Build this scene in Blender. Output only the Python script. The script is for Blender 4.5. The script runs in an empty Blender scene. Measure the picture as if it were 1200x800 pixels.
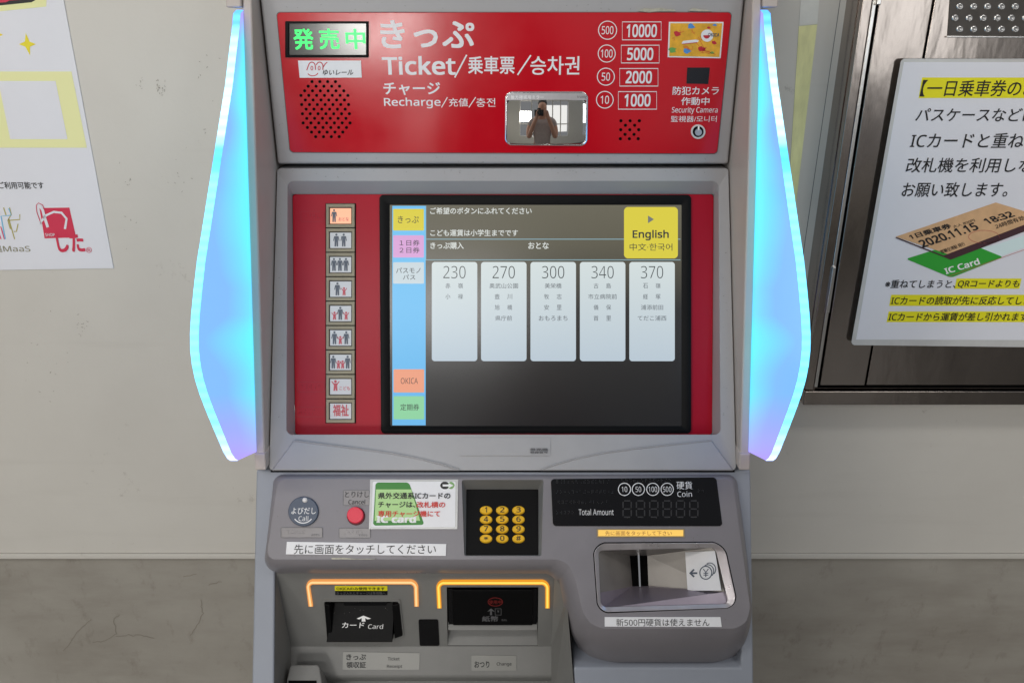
import bpy, bmesh, math, random
from mathutils import Vector, Matrix
random.seed(7)
SC = bpy.context.scene
COL = SC.collection

# ---------------------------------------------------------------- camera, world, lights
FPX = 933.0                       # focal length in units of a 1200-wide frame
PITCH = math.radians(21.1)
CAM = Vector((0.0118, 0.0, 1.5))
cd = bpy.data.cameras.new('camera'); cam = bpy.data.objects.new('camera', cd); COL.objects.link(cam)
cam.location = CAM; cam.rotation_euler = (math.radians(90) - PITCH, 0, 0)
cd.sensor_width = 36; cd.lens = 36 * FPX / 1200; cd.clip_start = .02; cd.clip_end = 100
SC.camera = cam
w = bpy.data.worlds.new('World'); SC.world = w; w.use_nodes = True
bg = w.node_tree.nodes['Background']; bg.inputs[0].default_value = (.93, .95, 1, 1); bg.inputs[1].default_value = .23
SC.view_settings.view_transform = 'Standard'; SC.view_settings.look = 'None'
SC.view_settings.exposure = 0; SC.view_settings.gamma = 1
SC.cycles.max_bounces = 6; SC.cycles.use_denoising = True


def area(name, loc, rot, sx, sy, power, col):
    l = bpy.data.lights.new(name, 'AREA'); l.shape = 'RECTANGLE'; l.size = sx; l.size_y = sy
    l.energy = power; l.color = col
    o = bpy.data.objects.new(name, l); COL.objects.link(o); o.location = loc
    o.rotation_euler = [math.radians(a) for a in rot]
    return o


R90 = 90
area('window_daylight', (-1.0, -4.55, 1.62), (R90, 0, 0), .7, .6, 36, (1, .97, .93))
area('window_daylight', (-.5, -4.55, .85), (R90, 0, 0), .38, .4, 15, (1, .97, .93))
area('window_daylight', (.75, -4.56, 1.5), (R90, 0, 0), 1.7, 1.6, 7.5, (1, .98, .95))
area('window_daylight', (3.1, -4.56, 1.8), (R90, 0, 0), .8, 1.2, 8, (.95, .98, 1))
area('side_window_daylight', (-2.54, -1.9, 1.75), (R90 - 8, 0, -38), .9, 1.3, 14, (1, .98, .95))
area('ceiling_and_fill_lamp', (-1.3, -.35, 2.75), (0, 0, 0), 1.2, .25, 15, (1, .97, .92))
area('ceiling_and_fill_lamp', (-.7, -2.3, 2.75), (25, 0, 0), 1.4, .4, 20, (1, .98, .95))  # unseen lamp tilted at the machine, added to brighten header and cheeks
area('ceiling_and_fill_lamp', (1.3, -.2, 2.75), (0, 0, 0), 1.2, .25, 9, (1, .98, .95))  # unseen overhead lamp, added to brighten the notice side

# ---------------------------------------------------------------- helpers
F = Vector((0, math.cos(PITCH), -math.sin(PITCH))); U = Vector((0, math.sin(PITCH), math.cos(PITCH))); RX = Vector((1, 0, 0))


def lin(c): return tuple((x / 255 / 12.92 if x / 255 <= .04045 else ((x / 255 + .055) / 1.055) ** 2.4) for x in c)


def pt(x, y, Z): return CAM + Z * (F + RX * ((x - 600) / FPX) + U * ((400 - y) / FPX))


def ptx(X, y, Z):
    p = CAM + Z * (F + U * ((400 - y) / FPX)); p.x = X; return p


class Plane:
    """a real plane, level across, given by its depth at two heights"""
    def __init__(s, y1, Z1, y2, Z2):
        s.c = (1 / Z2 - 1 / Z1) / (y2 - y1); s.a = 1 / Z1 - s.c * y1
        p = pt(600, y1, Z1); q = pt(600, y2, Z2)
        s.up = (p - q).normalized(); s.n = s.up.cross(RX) * 1.0
        if s.n.dot(CAM - p) < 0: s.n = -s.n

    def Z(s, y): return 1 / (s.a + s.c * y)
    def __call__(s, x, y, lift=0.0): return pt(x, y, s.Z(y)) + s.n * lift


def vertical(h):
    g = lambda y: h / (math.cos(PITCH) + (400 - y) / FPX * math.sin(PITCH))
    return Plane(0, g(0), 800, g(800))


def thing(name, loc, label, cat, group=None):
    o = bpy.data.objects.new(name, None); COL.objects.link(o); o.location = loc; o.empty_display_size = .05
    o['label'] = label; o['category'] = cat
    if group: o['group'] = group
    return o


WORLD = {}


def wloc(o):
    v = Vector(o.location); p = o.parent
    while p: v += Vector(p.location); p = p.parent
    return v


def link_mesh(name, me, mat, parent=None, label=None, kind=None, smooth=False, bevel=0, bseg=2, angle=30):
    if len(me.vertices):
        c = sum((v.co for v in me.vertices), Vector()) / len(me.vertices)
        me.transform(Matrix.Translation(-c))
    else: c = Vector()
    o = bpy.data.objects.new(name, me); COL.objects.link(o)
    o.parent = parent
    o.location = c - (wloc(parent) if parent else Vector())
    if mat and not me.materials: me.materials.append(mat)
    if label: o['label'] = label
    if kind: o['kind'] = kind
    if smooth:
        for p in me.polygons: p.use_smooth = True
    if bevel:
        for p in me.polygons: p.use_smooth = True
        m = o.modifiers.new('b', 'BEVEL'); m.width = bevel; m.segments = bseg; m.limit_method = 'ANGLE'
        m.angle_limit = math.radians(angle); m.harden_normals = True
    return o


def struct(o): o['kind'] = 'structure'; return o
def tag(o, label, cat, group=None):
    o['label'] = label; o['category'] = cat
    if group: o['group'] = group
    return o


def rp(pts, r, seg=5):
    out = []; n = len(pts)
    for i in range(n):
        p = Vector(pts[i][:2]); a = Vector(pts[i - 1][:2]); b = Vector(pts[(i + 1) % n][:2])
        rr = r[i] if isinstance(r, (list, tuple)) else r
        if rr <= 0: out.append(tuple(p)); continue
        da = (a - p); db = (b - p); rr = min(rr, da.length * .48, db.length * .48)
        A = p + da.normalized() * rr; B = p + db.normalized() * rr
        for k in range(seg + 1):
            t = k / seg
            q = (1 - t) ** 2 * A + 2 * t * (1 - t) * (p * .6 + (A + B) * .2) + t * t * B
            out.append(tuple(q))
    return out


def rect(x0, y0, x1, y1): return [(x0, y0), (x1, y0), (x1, y1), (x0, y1)]
def circ(cx, cy, rx, ry=None, n=24):
    ry = ry or rx
    return [(cx + rx * math.cos(2 * math.pi * k / n), cy - ry * math.sin(2 * math.pi * k / n)) for k in range(n)]


def loft(name, loops, mat, parent=None, cap0=False, cap1=False, closed=True, holes=None, **kw):
    """loops: lists of world points of equal length; cap1 caps the last loop (holes cut out of it)"""
    bm = bmesh.new(); vs = [[bm.verts.new(p) for p in L] for L in loops]; n = len(loops[0])
    for a, b in zip(vs[:-1], vs[1:]):
        for i in range(n if closed else n - 1):
            j = (i + 1) % n
            bm.faces.new((a[i], a[j], b[j], b[i]))
    if cap0: bm.faces.new(list(reversed(vs[0])))
    if cap1:
        if not holes: bm.faces.new(vs[-1])
        else:
            es = []
            L = vs[-1]
            for i in range(n):
                e = bm.edges.get((L[i], L[(i + 1) % n])) or bm.edges.new((L[i], L[(i + 1) % n])); es.append(e)
            for h in holes:
                hv = [bm.verts.new(p) for p in h]
                es += [bm.edges.new((hv[i], hv[(i + 1) % len(hv)])) for i in range(len(hv))]
            bmesh.ops.triangle_fill(bm, use_beauty=True, use_dissolve=True, edges=es)
    bmesh.ops.recalc_face_normals(bm, faces=bm.faces)
    me = bpy.data.meshes.new(name); bm.to_mesh(me); bm.free()
    return link_mesh(name, me, mat, parent, **kw)


def slab(name, pl, poly, mat, parent=None, lift=0.0, thick=.003, **kw):
    return loft(name, [[pl(x, y, lift - thick) for x, y in poly], [pl(x, y, lift) for x, y in poly]],
                mat, parent, cap0=True, cap1=True, **kw)


def quads(name, faces, mat, parent=None, **kw):
    bm = bmesh.new()
    for f in faces: bm.faces.new([bm.verts.new(p) for p in f])
    bmesh.ops.remove_doubles(bm, verts=bm.verts, dist=1e-5)
    bmesh.ops.recalc_face_normals(bm, faces=bm.faces)
    me = bpy.data.meshes.new(name); bm.to_mesh(me); bm.free()
    return link_mesh(name, me, mat, parent, **kw)


def ring(name, pl, outer, inner, mat, parent=None, l_out=0., l_in=0., back=.01, **kw):
    return loft(name, [[pl(x, y, l_out - back) for x, y in outer], [pl(x, y, l_out) for x, y in outer],
                       [pl(x, y, l_in) for x, y in inner], [pl(x, y, l_in - back) for x, y in inner]], mat, parent, **kw)


_tc = {}


def sans(t):   # plain grotesque letters and figures
    o = ''
    for ch in t:
        c = ord(ch)
        o += chr(0x1D5A0 + c - 65) if 65 <= c <= 90 else chr(0x1D5BA + c - 97) if 97 <= c <= 122 else chr(0x1D7E2 + c - 48) if 48 <= c <= 57 else ch
    return o


def text_mesh(s, bold=0.0, spacing=1.0):
    """outline of a line of writing in the unit square; heavier strokes are four shifted impressions"""
    s = sans(s); bold = bold + .009
    k = (s, bold)
    if k in _tc: return _tc[k]
    c = bpy.data.curves.new('t', 'FONT'); c.body = s; c.offset = min(0, bold); c.resolution_u = 3
    o = bpy.data.objects.new('t', c); TC.objects.link(o)
    TVL.update()
    me = bpy.data.meshes.new_from_object(o.evaluated_get(bpy.context.evaluated_depsgraph_get()))
    vs = [(v.co.x, v.co.y) for v in me.vertices]; fs = [tuple(p.vertices) for p in me.polygons]
    bpy.data.objects.remove(o); bpy.data.curves.remove(c); bpy.data.meshes.remove(me)
    xs = [v[0] for v in vs]; ys = [v[1] for v in vs]
    x0, x1, y0, y1 = min(xs), max(xs), min(ys), max(ys)
    d = max(0, bold); shifts = [(0, 0)] if d < .001 else [(-d, -d), (d, -d), (-d, d), (d, d)]
    W, H = x1 - x0 + 2 * d, max(1e-6, y1 - y0 + 2 * d); V = []; G = []
    for q, (dx, dy) in enumerate(shifts):
        n = len(V); V += [((a - x0 + d + dx) / W, (b - y0 + d + dy) / H, q * .00002) for a, b in vs]; G += [tuple(i + n for i in f) for f in fs]
    _tc[k] = (V, G); return _tc[k]


TC = COL; TVL = bpy.context.view_layer


class Print:
    """flat print on a plane: several shapes of one colour, joined in one mesh"""
    def __init__(s, pl, lift=.0006): s.pl = pl; s.lift = lift; s.v = []; s.f = []
    def poly(s, pts, lift=0):
        n = len(s.v); s.v += [s.pl(x, y, s.lift + lift) for x, y in pts]; s.f.append(tuple(range(n, n + len(pts)))); return s
    def line(s, pts, wd, closed=False):
        P = [Vector(p) for p in pts]; n = len(P); L = []; R = []
        for i in range(n):
            a = P[i - 1] if (i > 0 or closed) else P[i]; b = P[(i + 1) % n] if (i < n - 1 or closed) else P[i]
            d = (b - a); d = d.normalized() if d.length else Vector((1, 0)); nn = Vector((-d.y, d.x)) * wd / 2
            L.append(P[i] + nn); R.append(P[i] - nn)
        b0 = len(s.v)
        for q in L + R: s.v.append(s.pl(q.x, q.y, s.lift))
        for i in range(n if closed else n - 1):
            j = (i + 1) % n; s.f.append((b0 + i, b0 + j, b0 + n + j, b0 + n + i))
        return s
    def frame(s, x0, y0, x1, y1, wd, r=0):
        return s.line(rp(rect(x0, y0, x1, y1), r) if r else rect(x0, y0, x1, y1), wd, True)
    def text(s, t, x0, y0, x1, y1, bold=0., spacing=1., slant=0.):
        vs, fs = text_mesh(t, bold, spacing); xm, ym = (x0 + x1) / 2, (y0 + y1) / 2
        c = s.pl(xm, ym, s.lift); wd = (s.pl(x1, ym) - s.pl(x0, ym)).length; h = (s.pl(xm, y0) - s.pl(xm, y1)).length
        n = len(s.v)
        s.v += [c + RX * ((a - .5) * wd + slant * (b - .5) * h) + s.pl.up * ((b - .5) * h) + s.pl.n * l for a, b, l in vs]
        s.f += [tuple(i + n for i in f) for f in fs]; return s
    def text4(s, t, bl, br, tl, bold=0.):
        vs, fs = text_mesh(t, bold); o = s.pl(*bl, s.lift); X = s.pl(*br, s.lift) - o; Y = s.pl(*tl, s.lift) - o
        n = len(s.v); s.v += [o + X * a + Y * b + s.pl.n * l for a, b, l in vs]; s.f += [tuple(i + n for i in f) for f in fs]; return s
    def done(s, name, mat, parent=None, **kw):
        me = bpy.data.meshes.new(name); me.from_pydata(s.v, [], s.f)
        return link_mesh(name, me, mat, parent, **kw)


# ---------------------------------------------------------------- materials
M = {}


def mat(name, rgb, rough=.5, metal=0., alb=.75, noise=0., nscale=8., bump=0., bscale=60., emit=None, es=1., coat=0., spec=.5, rnoise=0., stretch=None):
    m = bpy.data.materials.new(name); m.use_nodes = True; nt = m.node_tree; b = nt.nodes['Principled BSDF']
    c = [min(.9, x / alb) for x in lin(rgb)]
    b.inputs['Base Color'].default_value = (*c, 1); b.inputs['Roughness'].default_value = rough
    b.inputs['Metallic'].default_value = metal; b.inputs['Specular IOR Level'].default_value = spec
    b.inputs['Coat Weight'].default_value = coat; b.inputs['Coat Roughness'].default_value = .12
    if noise or bump or rnoise:
        g = nt.nodes.new('ShaderNodeNewGeometry'); mp = nt.nodes.new('ShaderNodeMapping'); nt.links.new(g.outputs['Position'], mp.inputs[0])
        if stretch: mp.inputs['Scale'].default_value = stretch
    if noise or rnoise:
        n = nt.nodes.new('ShaderNodeTexNoise'); n.inputs['Scale'].default_value = nscale; n.inputs['Detail'].default_value = 8; n.inputs['Roughness'].default_value = .65
        nt.links.new(mp.outputs[0], n.inputs[0])
    if noise:
        r = nt.nodes.new('ShaderNodeMapRange'); r.inputs[1].default_value = .3; r.inputs[2].default_value = .7
        r.inputs[3].default_value = 1 - noise; r.inputs[4].default_value = 1 + noise * .6; nt.links.new(n.outputs[0], r.inputs[0])
        mx = nt.nodes.new('ShaderNodeMix'); mx.data_type = 'RGBA'; mx.blend_type = 'MULTIPLY'; mx.inputs[0].default_value = 1
        mx.inputs[6].default_value = (*c, 1); nt.links.new(r.outputs[0], mx.inputs[7]); nt.links.new(mx.outputs[2], b.inputs['Base Color'])
    if rnoise:
        r = nt.nodes.new('ShaderNodeMapRange'); r.inputs[1].default_value = .3; r.inputs[2].default_value = .7
        r.inputs[3].default_value = rough - rnoise; r.inputs[4].default_value = rough + rnoise; nt.links.new(n.outputs[0], r.inputs[0]); nt.links.new(r.outputs[0], b.inputs['Roughness'])
    if bump:
        n2 = nt.nodes.new('ShaderNodeTexNoise'); n2.inputs['Scale'].default_value = bscale; n2.inputs['Detail'].default_value = 5
        nt.links.new(mp.outputs[0], n2.inputs[0])
        bp = nt.nodes.new('ShaderNodeBump'); bp.inputs['Strength'].default_value = bump; bp.inputs['Distance'].default_value = .002
        nt.links.new(n2.outputs[0], bp.inputs['Height']); nt.links.new(bp.outputs[0], b.inputs['Normal'])
    if emit:
        b.inputs['Emission Color'].default_value = (*lin(emit), 1); b.inputs['Emission Strength'].default_value = es
    M[name] = m; return m


mat('housing_grey', (152, 151, 152), .42, noise=.05, nscale=14, bump=.06, bscale=900, rnoise=.08)
mat('fascia_grey', (117, 114, 118), .36, noise=.07, nscale=11, bump=.06, bscale=900, rnoise=.1)
mat('recess_grey', (112, 112, 110), .5, noise=.08, nscale=16, bump=.06, bscale=800)
mat('body_blue_grey', (132, 137, 147), .45, noise=.06, nscale=9, bump=.05, bscale=700)
mat('cheek_beige', (174, 166, 160), .4, noise=.06, nscale=12, bump=.05, bscale=700)
mat('header_red', (184, 1, 24), .17, spec=.3, noise=.04, nscale=9, bump=.01, bscale=120, rnoise=.05, alb=.8)
mat('screen_red', (162, 5, 32), .3, spec=.25, noise=.05, nscale=9, bump=.04, bscale=250)
mat('print_pink', (240, 212, 218), .4)
mat('black_plastic', (9, 9, 10), .45, spec=.14, bump=.03, bscale=500)
mat('black_gloss', (7, 7, 10), .2, spec=.4, noise=.1)
mat('void_black', (4, 4, 4), .9, spec=.1)
mat('gap_black', (14, 14, 16), .8, spec=.2)
mat('print_black', (22, 22, 24), .5)
mat('print_grey', (84, 84, 86), .5)
mat('print_white', (215, 215, 215), .45)
mat('sticker_white', (206, 206, 208), .4, noise=.03, nscale=60, alb=.72)
mat('paper_white', (205, 206, 212), .38, noise=.03, nscale=7, alb=.75)
mat('print_red', (178, 30, 45), .45)
mat('logo_red', (190, 40, 70), .5)
mat('green_dark', (48, 120, 42), .4)
mat('green_light', (160, 196, 130), .4)
mat('highlighter', (212, 205, 25), .5, noise=.03)
mat('pale_yellow', (226, 217, 158), .5)
mat('star_yellow', (230, 200, 40), .5)
mat('navy', (62, 72, 88), .35)
mat('button_red', (205, 38, 62), .35)
mat('key_yellow', (232, 166, 26), .4, noise=.08, nscale=120)
mat('brass_frame', (126, 118, 98), .4, metal=.3, noise=.12, nscale=70)
mat('face_white', (205, 202, 200), .35)
mat('metal_trim', (175, 170, 172), .32, metal=.85, noise=.07, nscale=40, rnoise=.08)
mat('coin_steel', (136, 132, 128), .4, metal=.6, noise=.14, nscale=26, rnoise=.12, bump=.05, bscale=120)
mat('steel', (138, 130, 124), .17, metal=1., noise=.2, nscale=5, rnoise=.06, bump=1.0, bscale=9, alb=.62, stretch=(1, 1, .35))
mat('steel_edge', (205, 203, 200), .22, metal=1., alb=.8, bump=.2, bscale=16)
mat('chrome', (225, 225, 228), .12, metal=1.)
mat('mirror_silver', (228, 228, 226), .02, metal=1., alb=1.)
mat('brass', (190, 170, 130), .3, metal=1.)
mat('window_white', (205, 203, 196), .5, noise=.04)
mat('floor_grey', (84, 82, 78), .35, noise=.08, nscale=3)
mat('clear_film', (180, 180, 178), .2, noise=.1, nscale=30)
mat('residue', (168, 165, 150), .7, noise=.3, nscale=160)
mat('tape_yellow', (220, 212, 156), .45, noise=.22, nscale=40, stretch=(1, 1, .3))
mat('tape_clear', (198, 198, 192), .3, noise=.08, nscale=40)
mat('braille_red', (140, 14, 34), .3); mat('braille_grey', (70, 70, 70), .35)
mat('segment_off', (34, 34, 36), .5)
mat('card_orange', (224, 160, 40), .4, noise=.25, nscale=90)
mat('card_blue', (70, 130, 190), .4); mat('card_rust', (196, 84, 34), .4); mat('card_green', (90, 150, 70), .4)
mat('ticket_tan', (196, 158, 118), .5, noise=.12, nscale=60)
mat('ticket_edge', (62, 36, 42), .5)
mat('ic_green', (44, 148, 48), .4); mat('ic_sky', (196, 214, 226), .4)
mat('art_blue', (90, 170, 205), .5); mat('art_olive', (160, 150, 70), .5); mat('art_pink', (200, 70, 100), .5)
mat('skin', (170, 130, 112), .5); mat('shirt', (150, 140, 138), .8, noise=.1, nscale=30)
mat('trousers', (50, 52, 62), .8); mat('hair', (30, 26, 25), .6)
mat('camera_black', (24, 24, 26), .4); mat('lens_glass', (10, 10, 20), .05)


def emis(name, rgb, es=1., base=(8, 8, 8), rough=.25, spec=.3):
    return mat(name, base, rough, emit=rgb, es=es, spec=spec)


emis('lit_yellow', (226, 212, 72), .92); emis('lit_pink', (224, 170, 222), .92); emis('lit_white', (206, 220, 226), .92)
emis('lit_orange', (242, 164, 132), .92); emis('lit_green', (146, 216, 166), .92); emis('lit_line', (150, 186, 196), .8)
emis('lit_text', (214, 218, 214), 1.); emis('led_green', (60, 255, 120), 1.3); emis('lit_button', (255, 186, 150), 1.1)
emis('lit_label', (255, 206, 104), 1.0); emis('lit_warm', (250, 190, 110), 1.05)
emis('lit_triangle', (130, 134, 130), .8); emis('lit_number', (62, 66, 68), .8)


def screen_mats():
    # liquid crystal sheets: the panel colour grows slightly paler towards the top of the sheet
    def grad(name, c0, c1, z0, z1, es=1., xw=0.):
        m = emis(name, c0, es); nt = m.node_tree; b = nt.nodes['Principled BSDF']
        g = nt.nodes.new('ShaderNodeNewGeometry'); sp = nt.nodes.new('ShaderNodeSeparateXYZ'); nt.links.new(g.outputs['Position'], sp.inputs[0])
        r = nt.nodes.new('ShaderNodeMapRange'); r.inputs[1].default_value = z0; r.inputs[2].default_value = z1; nt.links.new(sp.outputs['Z'], r.inputs[0])
        cr = nt.nodes.new('ShaderNodeValToRGB'); cr.color_ramp.elements[0].color = (*lin(c0), 1); cr.color_ramp.elements[1].color = (*lin(c1), 1)
        nt.links.new(r.outputs[0], cr.inputs[0]); nt.links.new(cr.outputs[0], b.inputs['Emission Color'])
        return m
    grad('lit_card', (184, 200, 214), (216, 226, 226), 1.08, 1.22, .95)
    grad('lit_blue', (104, 184, 238), (118, 198, 245), 1.0, 1.25, .95)


screen_mats()
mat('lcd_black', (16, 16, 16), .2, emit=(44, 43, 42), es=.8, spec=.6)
def lcd_glare():   # screen black with a reflected glow painted into its emission, stronger towards the top
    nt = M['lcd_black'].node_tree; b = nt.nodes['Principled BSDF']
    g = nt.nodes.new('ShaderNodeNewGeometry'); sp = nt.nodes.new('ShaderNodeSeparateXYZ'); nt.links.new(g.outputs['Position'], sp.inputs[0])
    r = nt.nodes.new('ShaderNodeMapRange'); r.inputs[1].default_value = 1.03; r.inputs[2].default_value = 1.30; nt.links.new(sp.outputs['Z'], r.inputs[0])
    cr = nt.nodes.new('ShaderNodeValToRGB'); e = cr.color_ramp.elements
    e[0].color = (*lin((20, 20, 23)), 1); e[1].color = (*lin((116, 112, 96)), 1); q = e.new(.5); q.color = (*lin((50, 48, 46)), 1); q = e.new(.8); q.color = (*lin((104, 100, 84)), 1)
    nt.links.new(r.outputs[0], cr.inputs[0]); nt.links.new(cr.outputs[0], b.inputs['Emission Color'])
lcd_glare()
# status display glass
mat('status_glass', (44, 48, 46), .16, coat=.4)


def wing_mat():
    m = bpy.data.materials.new('edge_lit_acrylic'); m.use_nodes = True; nt = m.node_tree; b = nt.nodes['Principled BSDF']
    b.inputs['Base Color'].default_value = (.03, .05, .08, 1); b.inputs['Roughness'].default_value = .3
    at = nt.nodes.new('ShaderNodeAttribute'); at.attribute_name = 'lamp_u'   # 0 at the lamp strip, 1 at the free edge
    av = nt.nodes.new('ShaderNodeAttribute'); av.attribute_name = 'lamp_v'   # 0 at the foot, 1 at the top
    n = nt.nodes.new('ShaderNodeTexNoise'); n.noise_dimensions = '1D'; n.inputs['Scale'].default_value = 4.2; n.inputs['Detail'].default_value = 1
    nt.links.new(av.outputs['Fac'], n.inputs['W'])
    mr = nt.nodes.new('ShaderNodeMapRange'); mr.inputs[1].default_value = .35; mr.inputs[2].default_value = .65; mr.inputs[3].default_value = -.32; mr.inputs[4].default_value = .28
    nt.links.new(n.outputs[0], mr.inputs[0])
    ad = nt.nodes.new('ShaderNodeMath'); ad.operation = 'ADD'; nt.links.new(at.outputs['Fac'], ad.inputs[0]); nt.links.new(mr.outputs[0], ad.inputs[1])
    cr = nt.nodes.new('ShaderNodeValToRGB'); e = cr.color_ramp.elements
    e[0].color = (*lin((96, 226, 255)), 1); e[0].position = .05; e[1].color = (*lin((118, 178, 255)), 1); e[1].position = .8
    nt.links.new(ad.outputs[0], cr.inputs[0])
    vr = nt.nodes.new('ShaderNodeValToRGB'); k = vr.color_ramp.elements
    k[0].position = .0; k[0].color = (1, 1, 1, 1); k[1].position = .15; k[1].color = (0, 0, 0, 1)
    k3 = k.new(.93); k3.color = (0, 0, 0, 1); k4 = k.new(.985); k4.color = (.9, .9, .9, 1)
    nt.links.new(av.outputs['Fac'], vr.inputs[0])
    mx = nt.nodes.new('ShaderNodeMix'); mx.data_type = 'RGBA'; nt.links.new(vr.outputs[0], mx.inputs[0]); nt.links.new(cr.outputs[0], mx.inputs[6])
    mx.inputs[7].default_value = (*lin((168, 148, 240)), 1)
    nt.links.new(mx.outputs[2], b.inputs['Emission Color']); b.inputs['Emission Strength'].default_value = 1.16
    M['wing'] = m
    m2 = bpy.data.materials.new('led_edge'); m2.use_nodes = True; nt = m2.node_tree; b = nt.nodes['Principled BSDF']
    b.inputs['Base Color'].default_value = (.1, .2, .25, 1)
    av = nt.nodes.new('ShaderNodeAttribute'); av.attribute_name = 'lamp_v'
    cr = nt.nodes.new('ShaderNodeValToRGB'); e = cr.color_ramp.elements
    e[0].position = .0; e[0].color = (*lin((170, 190, 255)), 1); e[1].position = .08; e[1].color = (*lin((104, 206, 240)), 1)
    for p, c in ((.3, (92, 196, 240)), (.62, (104, 210, 245)), (.655, (56, 165, 225)), (.69, (62, 170, 230)), (.72, (150, 222, 250)), (.80, (170, 232, 250)), (.86, (150, 222, 250)), (.93, (150, 222, 250)), (.97, (70, 150, 255))):
        q = e.new(p); q.color = (*lin(c), 1)
    nt.links.new(av.outputs['Fac'], cr.inputs[0]); nt.links.new(cr.outputs[0], b.inputs['Emission Color'])
    sn = nt.nodes.new('ShaderNodeMath'); sn.operation = 'MULTIPLY'; sn.inputs[1].default_value = 270; nt.links.new(av.outputs['Fac'], sn.inputs[0])
    sw = nt.nodes.new('ShaderNodeMath'); sw.operation = 'SINE'; nt.links.new(sn.outputs[0], sw.inputs[0])
    sm = nt.nodes.new('ShaderNodeMath'); sm.operation = 'MULTIPLY_ADD'; sm.inputs[1].default_value = .35; sm.inputs[2].default_value = 2.5; nt.links.new(sw.outputs[0], sm.inputs[0])
    nt.links.new(sm.outputs[0], b.inputs['Emission Strength'])     # the single lamps of the strip
    M['wing_edge'] = m2


wing_mat()


def wall_mat(name, base, dark, lower=False):
    m = bpy.data.materials.new(name); m.use_nodes = True; nt = m.node_tree; b = nt.nodes['Principled BSDF']
    g = nt.nodes.new('ShaderNodeNewGeometry')
    def noise(scale, st, det=8, rough=.6, off=0):
        mp = nt.nodes.new('ShaderNodeMapping'); mp.inputs['Scale'].default_value = st; mp.inputs['Location'].default_value = (off, off, off); nt.links.new(g.outputs['Position'], mp.inputs[0])
        n = nt.nodes.new('ShaderNodeTexNoise'); n.inputs['Scale'].default_value = scale; n.inputs['Detail'].default_value = det; n.inputs['Roughness'].default_value = rough
        nt.links.new(mp.outputs[0], n.inputs[0]); return n.outputs[0]
    def rng(src, a, c, lo, hi):
        r = nt.nodes.new('ShaderNodeMapRange'); r.inputs[1].default_value = a; r.inputs[2].default_value = c; r.inputs[3].default_value = lo; r.inputs[4].default_value = hi
        nt.links.new(src, r.inputs[0]); return r.outputs[0]
    def mul(a, c):
        q = nt.nodes.new('ShaderNodeMath'); q.operation = 'MULTIPLY'; nt.links.new(a, q.inputs[0]); nt.links.new(c, q.inputs[1]); return q.outputs[0]
    if lower:
        f = rng(noise(3.5, (1, 1, 1.6), off=3), .35, .7, .0, .55)
        f2 = rng(noise(26, (1, 1, .6), 6, .7, 9), .56, .72, 0, .5)
        f3 = rng(noise(5, (.5, 1, 2.2), 6, .65, 2), .48, .8, 0, .5)
    else:
        f = rng(noise(2.2, (1, 1, 1)), .35, .7, .0, .25)
        f2 = rng(mul(noise(60, (1, 1, 1), 8, .75, 5), noise(7, (1, 1, 1), 2, .5, 1)), .375, .44, 0, .55)
        f3 = rng(noise(10, (.3, 1, 4), 4, .5, 6), .6, .8, 0, .12)
    a1 = nt.nodes.new('ShaderNodeMath'); a1.operation = 'ADD'; nt.links.new(f, a1.inputs[0]); nt.links.new(f2, a1.inputs[1])
    a2 = nt.nodes.new('ShaderNodeMath'); a2.operation = 'ADD'; a2.use_clamp = True; nt.links.new(a1.outputs[0], a2.inputs[0]); nt.links.new(f3, a2.inputs[1])
    mx = nt.nodes.new('ShaderNodeMix'); mx.data_type = 'RGBA'; nt.links.new(a2.outputs[0], mx.inputs[0])
    mx.inputs[6].default_value = (*[min(.85, x / .75) for x in lin(base)], 1); mx.inputs[7].default_value = (*[x / .75 for x in lin(dark)], 1)
    nt.links.new(mx.outputs[2], b.inputs['Base Color']); b.inputs['Roughness'].default_value = .42
    bp = nt.nodes.new('ShaderNodeBump'); bp.inputs['Strength'].default_value = .12; bp.inputs['Distance'].default_value = .002
    nt.links.new(noise(90, (1, 1, 1)), bp.inputs['Height']); nt.links.new(bp.outputs[0], b.inputs['Normal'])
    M[name] = m


wall_mat('wall_paint', (189, 186, 179), (150, 144, 136)); wall_mat('wall_lower', (150, 146, 138), (118, 112, 103), True)

# ---------------------------------------------------------------- planes of the place
WALL_D = 1.15
WALL = vertical(WALL_D)
HD = vertical(1.03 * (math.cos(PITCH) + (400 - 195) / FPX * math.sin(PITCH)))      # header face
HOUS = Plane(197, 1.03, 550, .996)                                                 # screen housing front
SCR = Plane(228, 1.046, 508, 1.040)                                                # red screen panel
CHK = Plane(10, .9346, 545, .985)                                                  # cheeks
BODY = Plane(550, 1.0, 800, .988)
FAS = Plane(560, .988, 735, .950)                                                  # control fascia
REC = Plane(670, .998, 757, 1.062)                                                 # slot panel
LAB = Plane(757, 1.062, 793, 1.060)
NX = .0                                                                            # machine centre line


# ---------------------------------------------------------------- setting
def yz(px_y, h):   # height on the vertical plane at distance h seen at that row
    return vertical(h)(600, px_y).z


seam_z = yz(648, WALL_D)
def box(x0, x1, y0, y1, z0, z1):
    return [[Vector((x0, y0, z0)), Vector((x1, y0, z0)), Vector((x1, y1, z0)), Vector((x0, y1, z0))],
            [Vector((x0, y0, z1)), Vector((x1, y0, z1)), Vector((x1, y1, z1)), Vector((x0, y1, z1))]]


def boxo(name, x0, x1, y0, y1, z0, z1, m, parent=None, **kw):
    return loft(name, box(x0, x1, y0, y1, z0, z1), M[m], parent, cap0=True, cap1=True, **kw)


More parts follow.
